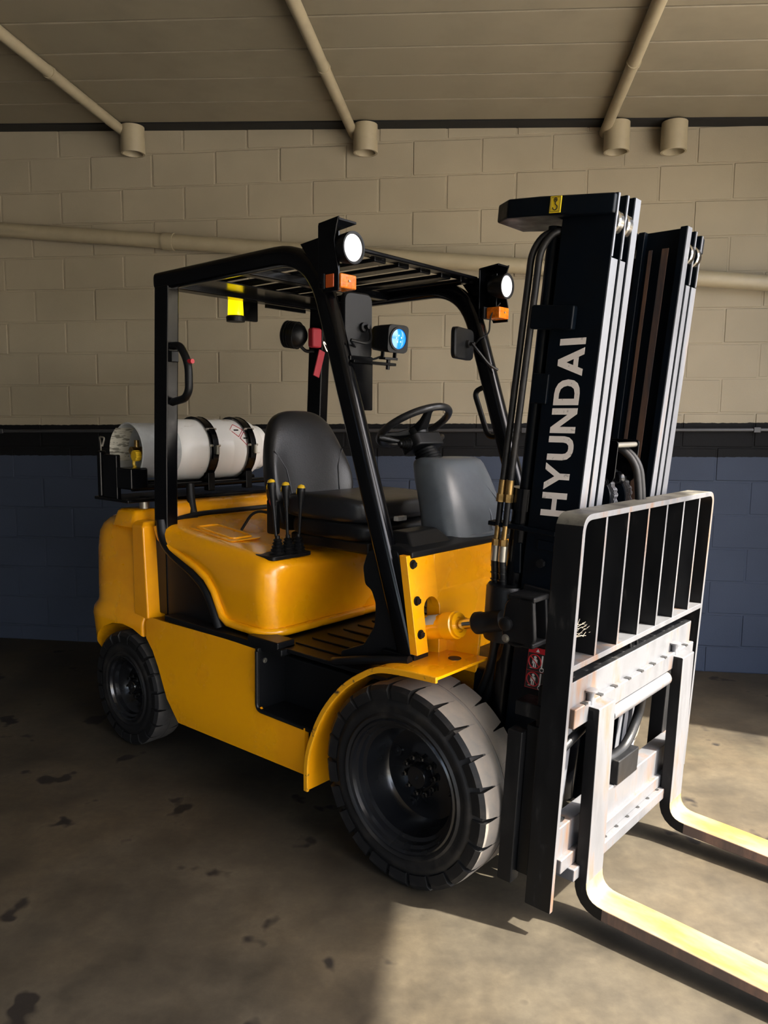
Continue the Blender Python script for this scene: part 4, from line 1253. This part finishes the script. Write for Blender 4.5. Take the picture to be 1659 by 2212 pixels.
# tilt cylinder and its bracket, right and left
for s in (-1, 1):
    y = s * 0.392
    a0, a1 = Vector((-0.12, y, 0.806)), Vector((0.115, y, 0.868))
    e = (a1 - a0).normalized()
    tc_ = MB().lathe([(0, 0), (0, 0.041), (0.17, 0.041), (0.172, 0.046), (0.215, 0.046), (0.218, 0.041), (0.228, 0.041), (0.228, 0.026), (0.222, 0.024), (0.222, 0.0)], a0, e, 32).build('tilt_cylinder', M['yellow'], FL, smooth=35)
    MB().cyl(a0 + e * 0.18, a0 + e * 0.33, 0.0165, 18).build('rod', M['chrome'], tc_)
    if s < 0:
        pt = []
        for i in range(5):
            row = []
            for j in range(7):
                a = R(20 + j * 14)
                u = 0.105 + 0.012 * i + 0.004 * math.sin(j * 2.1 + i)
                row.append(a0 + e * u + (Vector((0, -1, 0)) * math.cos(a) + Vector((-e.z, 0, e.x)) * math.sin(a)) * 0.0415)
            pt.append(row)
        MB().loft(pt, cap=False, closed=False).build('bare_patch', M['tank_grey'], tc_)
    MB().lathe([(0.29, 0.0), (0.29, 0.030), (0.297, 0.036), (0.318, 0.036), (0.325, 0.033), (0.40, 0.033), (0.405, 0.0)], a0, e, 24).build('rod_eye', M['black_worn'], tc_, smooth=35)
    br = MB()
    br.prism(round_poly([(0.285, 0.885), (0.30, 0.985), (0.335, 1.005), (0.395, 1.01), (0.405, 0.865), (0.345, 0.845), (0.31, 0.848)], 0.02), 'y', *sorted((s * 0.42, s * 0.438)))
    br.prism(round_poly([(0.285, 0.885), (0.30, 0.985), (0.335, 1.005), (0.395, 1.01), (0.405, 0.865), (0.345, 0.845), (0.31, 0.848)], 0.02), 'y', *sorted((s * 0.362, s * 0.346)))
    br.box(0.305, 0.400, *sorted((s * 0.346, s * 0.438)), 0.990, 1.008)
    br.box(0.315, 0.400, *sorted((s * 0.346, s * 0.438)), 0.850, 0.868)
    br.box(0.300, 0.320, *sorted((s * 0.362, s * 0.42)), 0.955, 1.0)
    tb = br.build('tilt_bracket', M['black_worn'], FL, bevel=0.006)
    MB().box(0.30, 0.43, *sorted((s * 0.335, s * 0.349)), 0.835, 1.02, rot=Matrix.Rotation(math.atan(TM), 3, 'Y')).build('bracket_pad', M['black_worn'], tb, bevel=0.006)
    MB().lathe([(0, 0), (0, 0.021), (0.016, 0.021), (0.020, 0.014), (0.020, 0)], (0.308, s * 0.436, 0.915), (0, s, 0), 20).build('pivot_pin', M['black_worn'], tb, smooth=35)
    bolt(tb, (0.305, s * 0.437, 0.868), (0, s, 0), 0.009, 0.010, M['zinc'])
    MB().tube([(mx(1.1) - 0.10, s * 0.338, 1.095), (mx(1.1) - 0.10, s * 0.352, 1.095)], 0.014, 6).build('rail_bolt', M['black_worn'], FL, smooth=20)
    MB().box(mx(1.16) - 0.12, mx(1.16) - 0.03, *sorted((s * 0.335, s * 0.344)), 1.135, 1.165, rot=Matrix.Rotation(math.atan(TM), 3, 'Y')).build('weld_pad', M['black_mast'], FL, bevel=0.003)

# lettering up the right rail: letters stand with their heads to the rear
LET = {
    'H': ([[(0, 0), (0.22, 0), (0.22, 0.39), (0.62, 0.39), (0.62, 0), (0.84, 0), (0.84, 1), (0.62, 1), (0.62, 0.58), (0.22, 0.58), (0.22, 1), (0, 1)]], 0.84),
    'Y': ([[(0.36, 0), (0.58, 0), (0.58, 0.40), (0.95, 1), (0.71, 1), (0.475, 0.60), (0.24, 1), (-0.01, 1), (0.36, 0.40)]], 0.94),
    'U': ([[(0, 1), (0.22, 1), (0.22, 0.40), (0.245, 0.27), (0.32, 0.195), (0.42, 0.175), (0.52, 0.195), (0.595, 0.27), (0.62, 0.40), (0.62, 1), (0.84, 1), (0.84, 0.38), (0.80, 0.19), (0.69, 0.05), (0.54, -0.01), (0.42, -0.018), (0.30, -0.01), (0.15, 0.05), (0.04, 0.19), (0, 0.38)]], 0.84),
    'N': ([[(0, 0), (0.22, 0), (0.22, 0.63), (0.66, 0), (0.86, 0), (0.86, 1), (0.64, 1), (0.64, 0.37), (0.20, 1), (0, 1)]], 0.86),
    'D': ([[(0, 0), (0.40, 0), (0.58, 0.03), (0.74, 0.12), (0.84, 0.27), (0.88, 0.5), (0.66, 0.5), (0.63, 0.35), (0.55, 0.24), (0.40, 0.19), (0.22, 0.19), (0.22, 0.5), (0, 0.5)],
           [(0, 0.5), (0.22, 0.5), (0.22, 0.81), (0.40, 0.81), (0.55, 0.76), (0.63, 0.65), (0.66, 0.5), (0.88, 0.5), (0.84, 0.73), (0.74, 0.88), (0.58, 0.97), (0.40, 1), (0, 1)]], 0.88),
    'A': ([[(0, 0), (0.23, 0), (0.305, 0.20), (0.475, 0.20), (0.475, 0.38), (0.37, 0.38), (0.475, 0.66), (0.475, 1), (0.37, 1)], [(0.475, 0.20), (0.645, 0.20), (0.72, 0), (0.95, 0), (0.58, 1), (0.475, 1), (0.475, 0.66), (0.58, 0.38), (0.475, 0.38)]], 0.95),
    'I': ([[(0, 0), (0.22, 0), (0.22, 1), (0, 1)]], 0.22),
}
def mast_text(word, z0, z1, h, dback, y, sgn):
    gap = 0.105
    tot = sum(LET[c][1] for c in word) + gap * (len(word) - 1)
    k = (z1 - z0) / tot
    u = 0.0
    for c in word:
        b = MB()
        for poly in LET[c][0]:
            pts = []
            for px, py in poly:
                if sgn < 0:
                    z = z0 + (u + px) * k
                    xx = mx(z) - dback - py * h
                else:
                    z = z1 - (u + px) * k
                    xx = mx(z) - dback - h + py * h
                pts.append((xx, z))
            b.prism(pts, 'y', y, y + sgn * 0.0008)
        o = b.build('letter_' + c.lower(), M['letter'], FL, smooth=0)
        tag(o, 'off white capital %s on the black mast rail' % c)
        u += LET[c][1] + gap
mast_text('HYUNDAI', 1.243, 1.768, 0.082, 0.043, -0.3354, -1)
mast_text('HYUNDAI', 1.243, 1.768, 0.082, 0.043, 0.3354, 1)

# warning sticker below the tilt bracket
def warn():
    zt, zb_, xa, xb_ = 0.826, 0.692, -0.058, 0.010     # offsets from the sticker's own axis
    def pt(u, v):                                      # u: 0 rear .. 1 front, v: 0 bottom .. 1 top
        z = zb_ + (zt - zb_) * v
        return (mx(z) - 0.110 + 0.066 * u, z)
    Yp = -0.3353
    def rect(n, u0, v0, u1, v1, mt, par, lev):
        b = MB().prism([pt(u0, v0), pt(u1, v0), pt(u1, v1), pt(u0, v1)], 'y', Yp, Yp - 0.0006 * lev)
        return b.build(n, mt, par, smooth=0)
    base = rect('warning_sticker', 0, 0, 1, 1, M['red'], FL, 1)
    tag(base, 'red edged warning sticker with two no standing symbols')
    rect('ground', 0.02, 0.012, 0.98, 0.425, M['print_black'], base, 1.5)
    rect('ground', 0.02, 0.437, 0.98, 0.865, M['print_black'], base, 1.5)
    b = MB().prism([pt(0.40, 0.90), pt(0.60, 0.90), pt(0.50, 0.975)], 'y', Yp, Yp - 0.0012)
    b.build('triangle', M['paper'], base, smooth=0)
    for v0 in (0.0, 0.435):
        cu, cv = 0.40, v0 + 0.23
        # mast and wheel of the little truck
        rect('pictogram', 0.74, v0 + 0.08, 0.82, v0 + 0.40, M['paper'], base, 2)
        rect('pictogram', 0.16, v0 + 0.055, 0.46, v0 + 0.07, M['paper'], base, 2)
        ring = MB()
        q = [Vector((pt(0.80 + 0.10 * math.cos(a), v0 + 0.055 + 0.05 * math.sin(a))[0], Yp - 0.001, pt(0.8, v0 + 0.055 + 0.05 * math.sin(a))[1])) for a in [2 * math.pi * k / 16 for k in range(16)]]
        ring.tube(q, 0.0011, 5, closed=True).build('pictogram', M['paper'], base)
        # figure
        fig = MB()
        hc = pt(cu, cv + 0.10)
        fig.lathe([(0.0, 0.0048), (0.0006, 0.0048), (0.0006, 0.0)], (hc[0], Yp - 0.0006, hc[1]), (0, -1, 0), 12)
        for u0, u1, w0, w1 in ((-0.09, 0.09, -0.05, 0.06), (-0.13, -0.10, -0.06, 0.05), (0.10, 0.13, -0.06, 0.05), (-0.08, -0.02, -0.15, -0.05), (0.02, 0.08, -0.15, -0.05)):
            fig.prism([pt(cu + u0, cv + w0), pt(cu + u1, cv + w0), pt(cu + u1, cv + w1), pt(cu + u0, cv + w1)], 'y', Yp, Yp - 0.0012)
        fig.build('figure', M['paper'], base, smooth=0)
        q = [Vector((pt(cu + 0.33 * math.cos(a), cv)[0], Yp - 0.0013, pt(0, cv + 0.165 * math.sin(a))[1])) for a in [2 * math.pi * k / 24 for k in range(24)]]
        pr = MB().tube(q, 0.0021, 6, closed=True)
        pr.tube([q[9], q[21]], 0.0018, 6)
        pr.build('prohibition_ring', M['red'], base)
warn()

# free lift cylinder, sheaves and chains in the middle of the mast
fl0, fl1 = Vector((mx(0.2) - 0.10, 0.0, 0.2)), Vector((mx(1.22) - 0.10, 0.0, 1.22))
fc = MB().cyl(fl0, fl1, 0.045, 24).build('free_lift_cylinder', M['black'], FL)
for y in (-0.075, 0.035):
    c = Vector((mx(1.285) - 0.095, y, 1.285))
    shv = MB().lathe([(0.0, 0.0), (0.0, 0.078), (0.005, 0.080), (0.007, 0.072), (0.031, 0.072), (0.033, 0.080), (0.038, 0.078), (0.038, 0.0)], c - Vector((0, 0.019, 0)), (0, 1, 0), 32).build('chain_sheave', M['black_mast'], FL, smooth=35)
    path = [c + Vector((0.083 * math.cos(R(a)), 0, 0.083 * math.sin(R(a)))) for a in range(150, -5, -10)]
    path += [c + Vector((0.083 - 0.045 * k / 10, 0, -0.045 * k)) for k in range(1, 11)]
    chain(path, 'lift_chain', 0.024, M['steel'], FL, 0.019)
fr = MB()
for y in (-0.105, 0.055):
    fr.prism(round_poly([(mx(1.4) - 0.16, 1.32), (mx(1.4) - 0.05, 1.315), (mx(1.4) - 0.01, 1.345), (mx(1.45) - 0.005, 1.47), (mx(1.45) - 0.16, 1.475)], 0.015), 'y', y - 0.003, y + 0.003)
fr.box(mx(1.4) - 0.16, mx(1.4) - 0.155, -0.105, 0.055, 1.33, 1.47)
hg = fr.build('hose_guide', M['black'], FL, bevel=0.002)
MB().cyl((mx(1.45) - 0.02, -0.105, 1.455), (mx(1.45) - 0.02, 0.055, 1.455), 0.009).build('pin', M['zinc'], hg)
for p in ((mx(1.40) - 0.07, 1.40), (mx(1.35) - 0.035, 1.338)):
    bolt(hg, (p[0], -0.108, p[1]), (0, -1, 0), 0.008, 0.008)
MB().lathe([(0.0, 0.0), (0.0, 0.022), (0.01, 0.018), (0.03, 0.018), (0.04, 0.022), (0.04, 0.0)], (mx(1.34) - 0.03, -0.06, 1.345), (0, 1, 0), 18).build('guide_roller', M['black'], hg)
for y in (0.0, 0.028):
    MB().tube(fillet([(mx(1.5) - 0.12, y, 1.38), (mx(1.45) - 0.07, y, 1.46), (mx(1.4) + 0.005, y + 0.02, 1.40), (mx(1.3) + 0.03, y + 0.03, 1.25), (mx(1.0) + 0.01, y + 0.03, 0.95), (mx(0.8), y + 0.02, 0.75)], 0.10, 6), 0.012, 10).build('guide_hose', M['rubber'], FL, smooth=60)

# ---------------------------------------------------------------- load backrest
YC = 0.0325
YN, YF = YC - 0.5285, YC + 0.5285
BD = 0.085                                      # depth of the flat bars
fr_mats = dict(mats=[M['steel'], M['lit_worn_top']], pick=lambda n, c: 1 if n.x > 0.7 else 2 if n.z > 0.3 else 0)  # fronts worn steel; tops worn, with their lit tone in the colour
def bpt(y, z, d=0.0):
    return Vector((bx(z) - d, y, z))
outl = fillet([(0, YN, 0.087), (0, YN, 1.276), (0, YF, 1.276), (0, YF, 0.19)], 0.055, 8)
rings = []
for i, p in enumerate(outl):
    a, b2 = outl[max(i - 1, 0)], outl[min(i + 1, len(outl) - 1)]
    t = (b2 - a).normalized()
    nrm = Vector((0, -t.z, t.y))               # outward
    q0, q1 = p, p - nrm * -0.018 if False else p + Vector((0, t.z, -t.y)) * 0.018
    rings.append([bpt(q0.y, q0.z), bpt(q0.y, q0.z, BD), bpt(q1.y, q1.z, BD), bpt(q1.y, q1.z)])
lbk = MB().loft(rings).build('load_backrest', M['black_worn'], FL, bevel=0.002, smooth=40, **fr_mats)
for k in range(1, 7):
    y = YN + (YF - YN) * k / 7
    vs = [bpt(yy, z, d) for z in (0.845, 1.262) for d, yy in ((0.002, y - 0.006), (0.002, y + 0.006), (BD - 0.005, y + 0.006), (BD - 0.005, y - 0.006))]
    MB().faces(vs, [(0, 1, 2, 3), (7, 6, 5, 4), (0, 4, 5, 1), (1, 5, 6, 2), (2, 6, 7, 3), (3, 7, 4, 0)]).build('slat', M['black_worn'], lbk, bevel=0.001, smooth=30, **fr_mats)
vs = [bpt(y, z, d) for z in (0.828, 0.846) for d, y in ((0.0, YN + 0.015), (0.0, YF - 0.015), (BD, YF - 0.015), (BD, YN + 0.015))]
MB().faces(vs, [(0, 1, 2, 3), (7, 6, 5, 4), (0, 4, 5, 1), (1, 5, 6, 2), (2, 6, 7, 3), (3, 7, 4, 0)]).build('lower_bar', M['black_worn'], lbk, bevel=0.002, mats=[M['steel']], pick=lambda n, c: 1 if n.x > 0.7 or n.z > 0.7 else 0)
for z in (0.30, 0.56):
    bolt(lbk, (bx(z) - 0.04, YF - 0.02, z), (0, -1, 0), 0.011, 0.010, M['zinc'])
# frayed straw caught on the first slat
stw = MB()
for k in range(40):
    y = random.uniform(YN + 0.03, YN + 0.14)
    z = 0.925 + random.uniform(-0.016, 0.016)
    a = random.uniform(-0.4, 0.4)
    l_ = random.uniform(0.02, 0.05)
    x = bx(z) - random.uniform(0.02, 0.05)
    stw.tube([(x, y, z), (x + random.uniform(-0.01, 0.01), y + l_ * math.cos(a), z + l_ * math.sin(a))], 0.0009, 4)
tag(stw.build('straw_tuft', M['straw'], FL), kind='stuff')

# ---------------------------------------------------------------- carriage and side shifter
def cbar(name, y0, y1, z0, z1, d0, d1, mat, parent=FL, bevel=0.004, **kw):
    vs = [bpt(y, z, d) for z in (z0, z1) for d, y in ((d0, y0), (d0, y1), (d1, y1), (d1, y0))]
    return MB().faces(vs, [(0, 1, 2, 3), (7, 6, 5, 4), (0, 4, 5, 1), (1, 5, 6, 2), (2, 6, 7, 3), (3, 7, 4, 0)]).build(name, mat, parent, bevel=bevel, **kw)
cu = cbar('carriage_bar', -0.475, 0.475, 0.700, 0.792, 0.006, 0.060, M['black_worn'], mats=[M['steel']], pick=lambda n, c: 1 if n.x > 0.7 else 0)
cbar('hook_rail', -0.47, 0.47, 0.655, 0.715, -0.012, 0.020, M['steel'], cu)
for k in range(9):
    y = -0.40 + k * 0.10
    cbar('notch', y - 0.010, y + 0.010, 0.7115, 0.7165, -0.0125, 0.005, M['print_black'], cu, bevel=0)
for k in range(11):
    y = -0.42 + k * 0.085
    MB().lathe([(0, 0), (0, 0.011), (0.0012, 0.011), (0.0012, 0)], bpt(y, 0.7915, 0.035), (TB * -1, 0, 1), 12).build('bolt_hole', M['print_black'], cu)
MB().tube(fillet([bpt(-0.02, 0.785, 0.03), bpt(-0.035, 0.835, 0.03), bpt(-0.01, 0.85, 0.03), bpt(0.03, 0.80, 0.03), bpt(0.03, 0.785, 0.03)], 0.02), 0.006, 8).build('lifting_eye', M['black_worn'], cu)
ss = MB().cyl(bpt(-0.22, 0.628, -0.002), bpt(0.24, 0.628, -0.002), 0.024, 18).build('shift_cylinder', M['steel'], FL)
cl = cbar('carriage_bar', -0.475, 0.475, 0.235, 0.345, 0.006, 0.060, M['steel'])
cbar('lower_hook', -0.47, 0.47, 0.205, 0.250, -0.010, 0.05, M['steel'], cl)
cbar('wear_block', -0.10, 0.06, 0.345, 0.43, -0.004, 0.055, M['black_worn'], cl)
cbar('lower_plate', -0.42, 0.46, 0.165, 0.205, -0.030, 0.06, M['steel'], cl, mats=None)
for k in range(6):
    y = -0.18 + k * 0.085
    MB().lathe([(0, 0), (0, 0.008), (0.001, 0.008), (0.001, 0)], bpt(y, 0.2055, -0.012), (0, 0, 1), 10).build('bolt_hole', M['print_black'], cl)
for y0, y1 in ((-0.47, -0.425), (0.43, 0.475)):
    cbar('carriage_side', y0, y1, 0.20, 0.76, 0.055, 0.11, M['black_worn'])
cbar('inner_plate', -0.17, -0.13, 0.2, 0.78, 0.058, 0.075, M['rail_steel'])
cbar('inner_plate', 0.13, 0.17, 0.2, 0.78, 0.058, 0.075, M['rail_steel'])
# shift hose between the bars
MB().tube(fillet([bpt(0.10, 0.60, 0.02), bpt(0.11, 0.52, 0.03), bpt(0.03, 0.43, 0.03), bpt(-0.10, 0.43, 0.03), bpt(-0.16, 0.44, 0.05)], 0.10), 0.016, 10).build('shift_hose', M['plastic'], FL, smooth=60)
MB().tube(fillet([bpt(-0.46, 0.56, 0.04), bpt(-0.40, 0.59, 0.03), bpt(-0.30, 0.61, 0.03)], 0.04), 0.014, 10).build('shift_hose', M['plastic'], FL, smooth=60)
MB().tube(fillet([bpt(-0.46, 0.40, 0.05), bpt(-0.42, 0.33, 0.03), bpt(-0.34, 0.33, 0.03)], 0.04), 0.014, 10).build('shift_hose', M['plastic'], FL, smooth=60)
# stout stop bars beside the right tyre
for (d0, d1, y0, y1, z0, z1) in ((0.135, 0.185, -0.50, -0.455, 0.130, 0.615), (0.095, 0.135, -0.475, -0.43, 0.16, 0.635)):
    cbar('stop_bar', y0, y1, z0, z1, d0, d1, M['black_worn'])
cbar('stop_cap', -0.475, -0.40, 0.655, 0.70, 0.07, 0.18, M['black_worn'])

# ---------------------------------------------------------------- forks
def fork(ya, yb):
    th = 0.040
    inner = [(bx(0.70) + 0.046, 0.702), (bx(0.30) + 0.054, 0.30), (bx(0.14) + 0.054, 0.100), (0.80, 0.090), (1.30, 0.062), (1.72, 0.036)]
    pts = fillet([(p[0], 0, p[1]) for p in inner], [0.02, 0.055, 0.02, 0.02], 6)
    ring_in, ring_out = [], []
    n = len(pts)
    for i, p in enumerate(pts):
        t = (pts[min(i + 1, n - 1)] - pts[max(i - 1, 0)]).normalized()
        nrm = Vector((t.z, 0, -t.x))
        k = th if p.x < 0.75 else th * (1 - 0.65 * (p.x - 0.75) / 0.97)
        ring_in.append(p)
        ring_out.append(p + nrm * k)
    rings = []
    for i in range(n):
        a, b2 = ring_in[i], ring_out[i]
        w = 1.0 if pts[i].x < 1.55 else 1.0 - 0.25 * (pts[i].x - 1.55) / 0.17
        cy, hw = (ya + yb) / 2, (yb - ya) / 2 * w
        rings.append([(a.x, cy - hw, a.z), (a.x, cy + hw, a.z), (b2.x, cy + hw, b2.z), (b2.x, cy - hw, b2.z)])
    f = MB().loft(rings).build('fork', M['fork'], FL, bevel=0.004, smooth=45, mats=[M['fork_shade_side'], M['black_worn'], M['steel']],
                               pick=lambda nn, c: (2 if c.x < 0.66 and (abs(nn.y) > 0.6) else 3 if (nn.x > 0.6 and c.z > 0.2) or c.z > 0.6 else 1 if abs(nn.y) > 0.6 or nn.z < -0.5 or nn.x < -0.5 else 0))  # shank sides black paint plus shade; blade flanks and underside coloured as shaded
    cy = (ya + yb) / 2
    MB().box(bx(0.74) - 0.012, bx(0.74) + 0.03, ya, yb, 0.66, 0.698).build('top_hook', M['black_worn'], f, bevel=0.005)
    MB().box(bx(0.24) - 0.02, bx(0.24) + 0.02, ya + 0.01, yb - 0.01, 0.17, 0.23).build('bottom_hook', M['black_worn'], f, bevel=0.005)
    lk = MB().lathe([(0.0, 0.0), (0.0, 0.011), (0.040, 0.011), (0.042, 0.022), (0.047, 0.022), (0.049, 0.018), (0.049, 0.0)], bpt(cy - 0.035, 0.700, -0.006), (0.0, 0, 1), 20).build('locking_pin', M['steel'], f, smooth=35)
    return f
fork(-0.385, -0.273)
fork(0.273, 0.385)

# ---------------------------------------------------------------- cylinder bracket on the counterweight
TX, TZ, TR = -1.745, 1.372, 0.150
TY = 0.045                                 # the cylinder lies a little to the left of centre
for x in (TX + 0.115, TX - 0.115):
    MB().cyl((x, -0.53, TZ - 0.165), (x, 0.36, TZ - 0.165), 0.014, 12).build('bracket_tube', M['black'], FL)
MB().box(-1.86, -1.728, -0.550, -0.525, TZ - 0.225, TZ - 0.015).build('bracket_end', M['black'], FL, bevel=0.006)
MB().box(-1.728, -1.605, -0.550, -0.46, TZ - 0.170, TZ - 0.072).build('bracket_box', M['black'], FL, bevel=0.008)
MB().box(-1.885, -1.855, -0.560, -0.52, TZ - 0.22, TZ + 0.0).build('bracket_post', M['black'], FL, bevel=0.01)
MB().tube(fillet([(-1.865, -0.545, TZ), (-1.865, -0.545, TZ + 0.035), (-1.885, -0.54, TZ + 0.065), (-1.845, -0.535, TZ + 0.06), (-1.86, -0.54, TZ + 0.02)], 0.012), 0.004, 6).build('latch_ring', M['zinc'], FL)
MB().box(TX - 0.16, TX + 0.135, -0.565, 0.36, TZ - 0.230, TZ - 0.215).build('bracket_base', M['black'], FL, bevel=0.004)
MB().box(TX + 0.07, TX + 0.14, 0.365, 0.378, TZ - 0.19, TZ - 0.06).build('bracket_stop', M['black_worn'], FL, bevel=0.004)
MB().box(TX + 0.08, TX + 0.12, 0.28, 0.365, TZ - 0.13, TZ - 0.115).cyl((TX + 0.10, 0.33, TZ - 0.15), (TX + 0.10, 0.33, TZ - 0.055), 0.010, 8).build('bracket_catch', M['plastic'], FL, bevel=0.002)
MB().cyl((TX + 0.06, -0.435, 1.10), (TX + 0.06, -0.435, TZ - 0.215), 0.024, 16).build('pivot_post', M['zinc'], FL)
MB().box(TX + 0.03, TX + 0.10, 0.05, 0.10, 1.12, TZ - 0.22).build('support_block', M['black'], FL, bevel=0.004)
MB().box(TX + 0.10, TX + 0.13, -0.26, 0.30, TZ - 0.238, TZ - 0.224).build('support_rail', M['black'], FL, bevel=0.003)
MB().tube(fillet([(-1.54, -0.28, 1.22), (-1.53, -0.285, 1.15), (-1.50, -0.29, 1.07), (-1.49, -0.30, 1.05)], 0.04), 0.019, 10).build('gas_hose', M['rubber'], FL)
# straps with over-centre catches
for y in (-0.10, 0.135):
    ring = []
    prof_y = 0.024
    sp_ = MB()
    rg = []
    for k in range(0, 29):
        a = R(-78 + k * 336 / 28 - 0)
        c = Vector((TX + (TR + 0.006) * math.cos(a), y, TZ + (TR + 0.006) * math.sin(a)))
        o_ = Vector((math.cos(a), 0, math.sin(a)))
        rg.append([c + Vector((0, -prof_y, 0)), c + Vector((0, prof_y, 0)), c + o_ * 0.005 + Vector((0, prof_y, 0)), c + o_ * 0.005 + Vector((0, -prof_y, 0))])
    so = sp_.loft(rg).build('strap', M['black'], FL, bevel=0.0015, smooth=40)
    for e_ in (-1, 1):
        rg = []
        for k in range(0, 29):
            a = R(-78 + k * 336 / 28)
            c = Vector((TX + (TR + 0.010) * math.cos(a), y + e_ * 0.022, TZ + (TR + 0.010) * math.sin(a)))
            rg.append(c)
        MB().tube(rg, 0.004, 6).build('strap_edge', M['black'], so)
    for a in (R(38), R(8)):
        d_ = Vector((math.cos(a), 0, math.sin(a)))
        c = Vector((TX, y, TZ)) + d_ * (TR + 0.016)
        MB().cyl(c - Vector((0, 0.028, 0)), c + Vector((0, 0.028, 0)), 0.006, 8).build('catch_pin', M['zinc'], so)
    rg = []
    for a in range(38, -22, -6):
        d_ = Vector((math.cos(R(a)), 0, math.sin(R(a))))
        c = Vector((TX, y, TZ)) + d_ * (TR + 0.015)
        rg.append([c + Vector((0, -0.016, 0)), c + Vector((0, 0.016, 0)), c + d_ * 0.008 + Vector((0, 0.016, 0)), c + d_ * 0.008 + Vector((0, -0.016, 0))])
    MB().loft(rg).build('catch', M['black'], so, bevel=0.002)
    d_ = Vector((math.cos(R(0)), 0, 0))
    MB().box(TX + TR + 0.02, TX + TR + 0.04, y - 0.006, y + 0.006, TZ - 0.02, TZ + 0.025).build('catch_hook', M['zinc'], so, bevel=0.003)
    MB().box(TX + 0.09, TX + 0.13, y - 0.02, y + 0.02, TZ - 0.20, TZ - 0.11).build('strap_foot', M['black'], so, bevel=0.004)

# ---------------------------------------------------------------- gas cylinder: its own thing, strapped to the bracket
def f2w(p):
    c, s = math.cos(TH), math.sin(TH)
    return Vector((0.43236 + c * p[0] - s * p[1], 2.83484 + s * p[0] + c * p[1], p[2]))
gc = thing('gas_cylinder', 'white gas cylinder lying strapped across the rear of the forklift', 'gas cylinder', f2w((TX, 0, TZ - TR)), TH)
def G(p):
    return (p[0] - TX, p[1], p[2] - TZ + TR)
bd = MB().lathe([(0.0, 0.0), (0.004, 0.06), (0.020, 0.105), (0.050, 0.136), (0.085, 0.149), (0.11, TR), (0.33, TR), (0.335, TR + 0.002), (0.345, TR + 0.002), (0.35, TR), (0.48, TR), (0.51, 0.146), (0.55, 0.125), (0.575, 0.09), (0.585, 0.0)],
                (0, -0.36 + TY, TR), (0, 1, 0), 48).build('body', M['tank'], gc, smooth=40)
# foot ring at the far end, guard collar at the valve end
MB().lathe([(0.53, 0.118), (0.59, 0.118), (0.59, 0.112), (0.53, 0.112)], (0, -0.36 + TY, TR), (0, 1, 0), 40).build('foot_ring', M['tank'], gc)
co = MB().lathe([(0.045, 0.130), (-0.155, 0.130), (-0.160, 0.134), (-0.165, 0.130), (-0.162, 0.124), (-0.155, 0.124), (0.045, 0.124)], (0, -0.36 + TY, TR), (0, 1, 0), 48).build('collar', M['tank_grey'], gc, smooth=40)
pl = MB()
rg = []
for a in range(120, 215, 12):
    d_ = Vector((math.cos(R(a)), 0, math.sin(R(a))))
    c = Vector((0, 0, TR)) + d_ * 0.1228
    rg.append([c + Vector((0, -0.50, 0)), c + Vector((0, -0.40, 0)), c - d_ * 0.001 + Vector((0, -0.40, 0)), c - d_ * 0.001 + Vector((0, -0.50, 0))])
pl.loft(rg).build('data_plate', M['tank_plate'], gc)
vb = MB().cyl((0, -0.37, TR), (0, -0.46, TR), 0.020, 14).cyl((0, -0.43, TR), (0.0, -0.43, TR + 0.05), 0.012, 10).build('valve', M['brass'], gc)
prof = []
kn = MB()
rg0, rg1 = [], []
for k in range(36):
    a = 2 * math.pi * k / 36
    r_ = 0.026 if k % 3 else 0.0225
    rg0.append((0.06 + r_ * math.cos(a), -0.455, TR - 0.02 + r_ * math.sin(a)))
    rg1.append((0.06 + r_ * math.cos(a), -0.485, TR - 0.02 + r_ * math.sin(a)))
kn.loft([rg0, rg1]).build('valve_knob', M['knob_yellow'], gc, bevel=0.002)
MB().tube(fillet([(0.04, -0.47, TR - 0.035), (0.035, -0.47, TR - 0.065), (0.06, -0.46, TR - 0.09)], 0.02), 0.007, 8).build('knob_tether', M['knob_yellow'], gc)
# hazard diamonds on the body
def diamond(cy, ca, size):
    d0 = MB()
    q = []
    for u, v in ((1, 0), (0, 1), (-1, 0), (0, -1)):
        q.append((u, v))
    for (a, b2) in zip(q, q[1:] + q[:1]):
        path = []
        for k in range(7):
            t = k / 6
            u, v = a[0] * (1 - t) + b2[0] * t, a[1] * (1 - t) + b2[1] * t
            ang = R(ca) + v * size / TR
            path.append((math.cos(ang) * (TR + 0.0008), cy + u * size, TR + math.sin(ang) * (TR + 0.0008)))
        d0.tube(path, 0.0016, 5)
    o = d0.build('hazard_diamond', M['red'], gc)
    ang = R(ca)
    MB().box(TR - 0.004, TR + 0.0012, cy - size * 0.35, cy + size * 0.35, -0.004, 0.004).build('print', M['print_black'], o).matrix_local = Matrix.Translation((0, 0, TR)) @ Matrix.Rotation(-ang, 4, 'Y')
diamond(0.065, 40, 0.040)
diamond(0.105, 22, 0.034)

# ---------------------------------------------------------------- red tag hanging from the left rear pillar
rt_ = thing('safety_tag', 'red webbing tag with a metal clip hanging on the rear pillar', 'tag', f2w((-1.36, 0.40, 1.79)), TH)
MB().box(-0.05, -0.008, -0.045, 0.022, 0.10, 0.20).build('red_block', M['red_cloth'], rt_, bevel=0.012)
MB().tube(fillet([(0, 0.02, 0.125), (0.0, 0.045, 0.085), (0, 0.07, 0.08), (0, 0.06, 0.10), (0, 0.02, 0.135), (0, 0.02, 0.125)], 0.012), 0.004, 8).build('clip', M['chrome'], rt_)
MB().box(-0.012, -0.004, -0.025, 0.018, -0.05, 0.09, rot=Matrix.Rotation(R(-18), 3, 'X')).build('strip', M['red_cloth'], rt_, bevel=0.003)

bpy.context.view_layer.update()
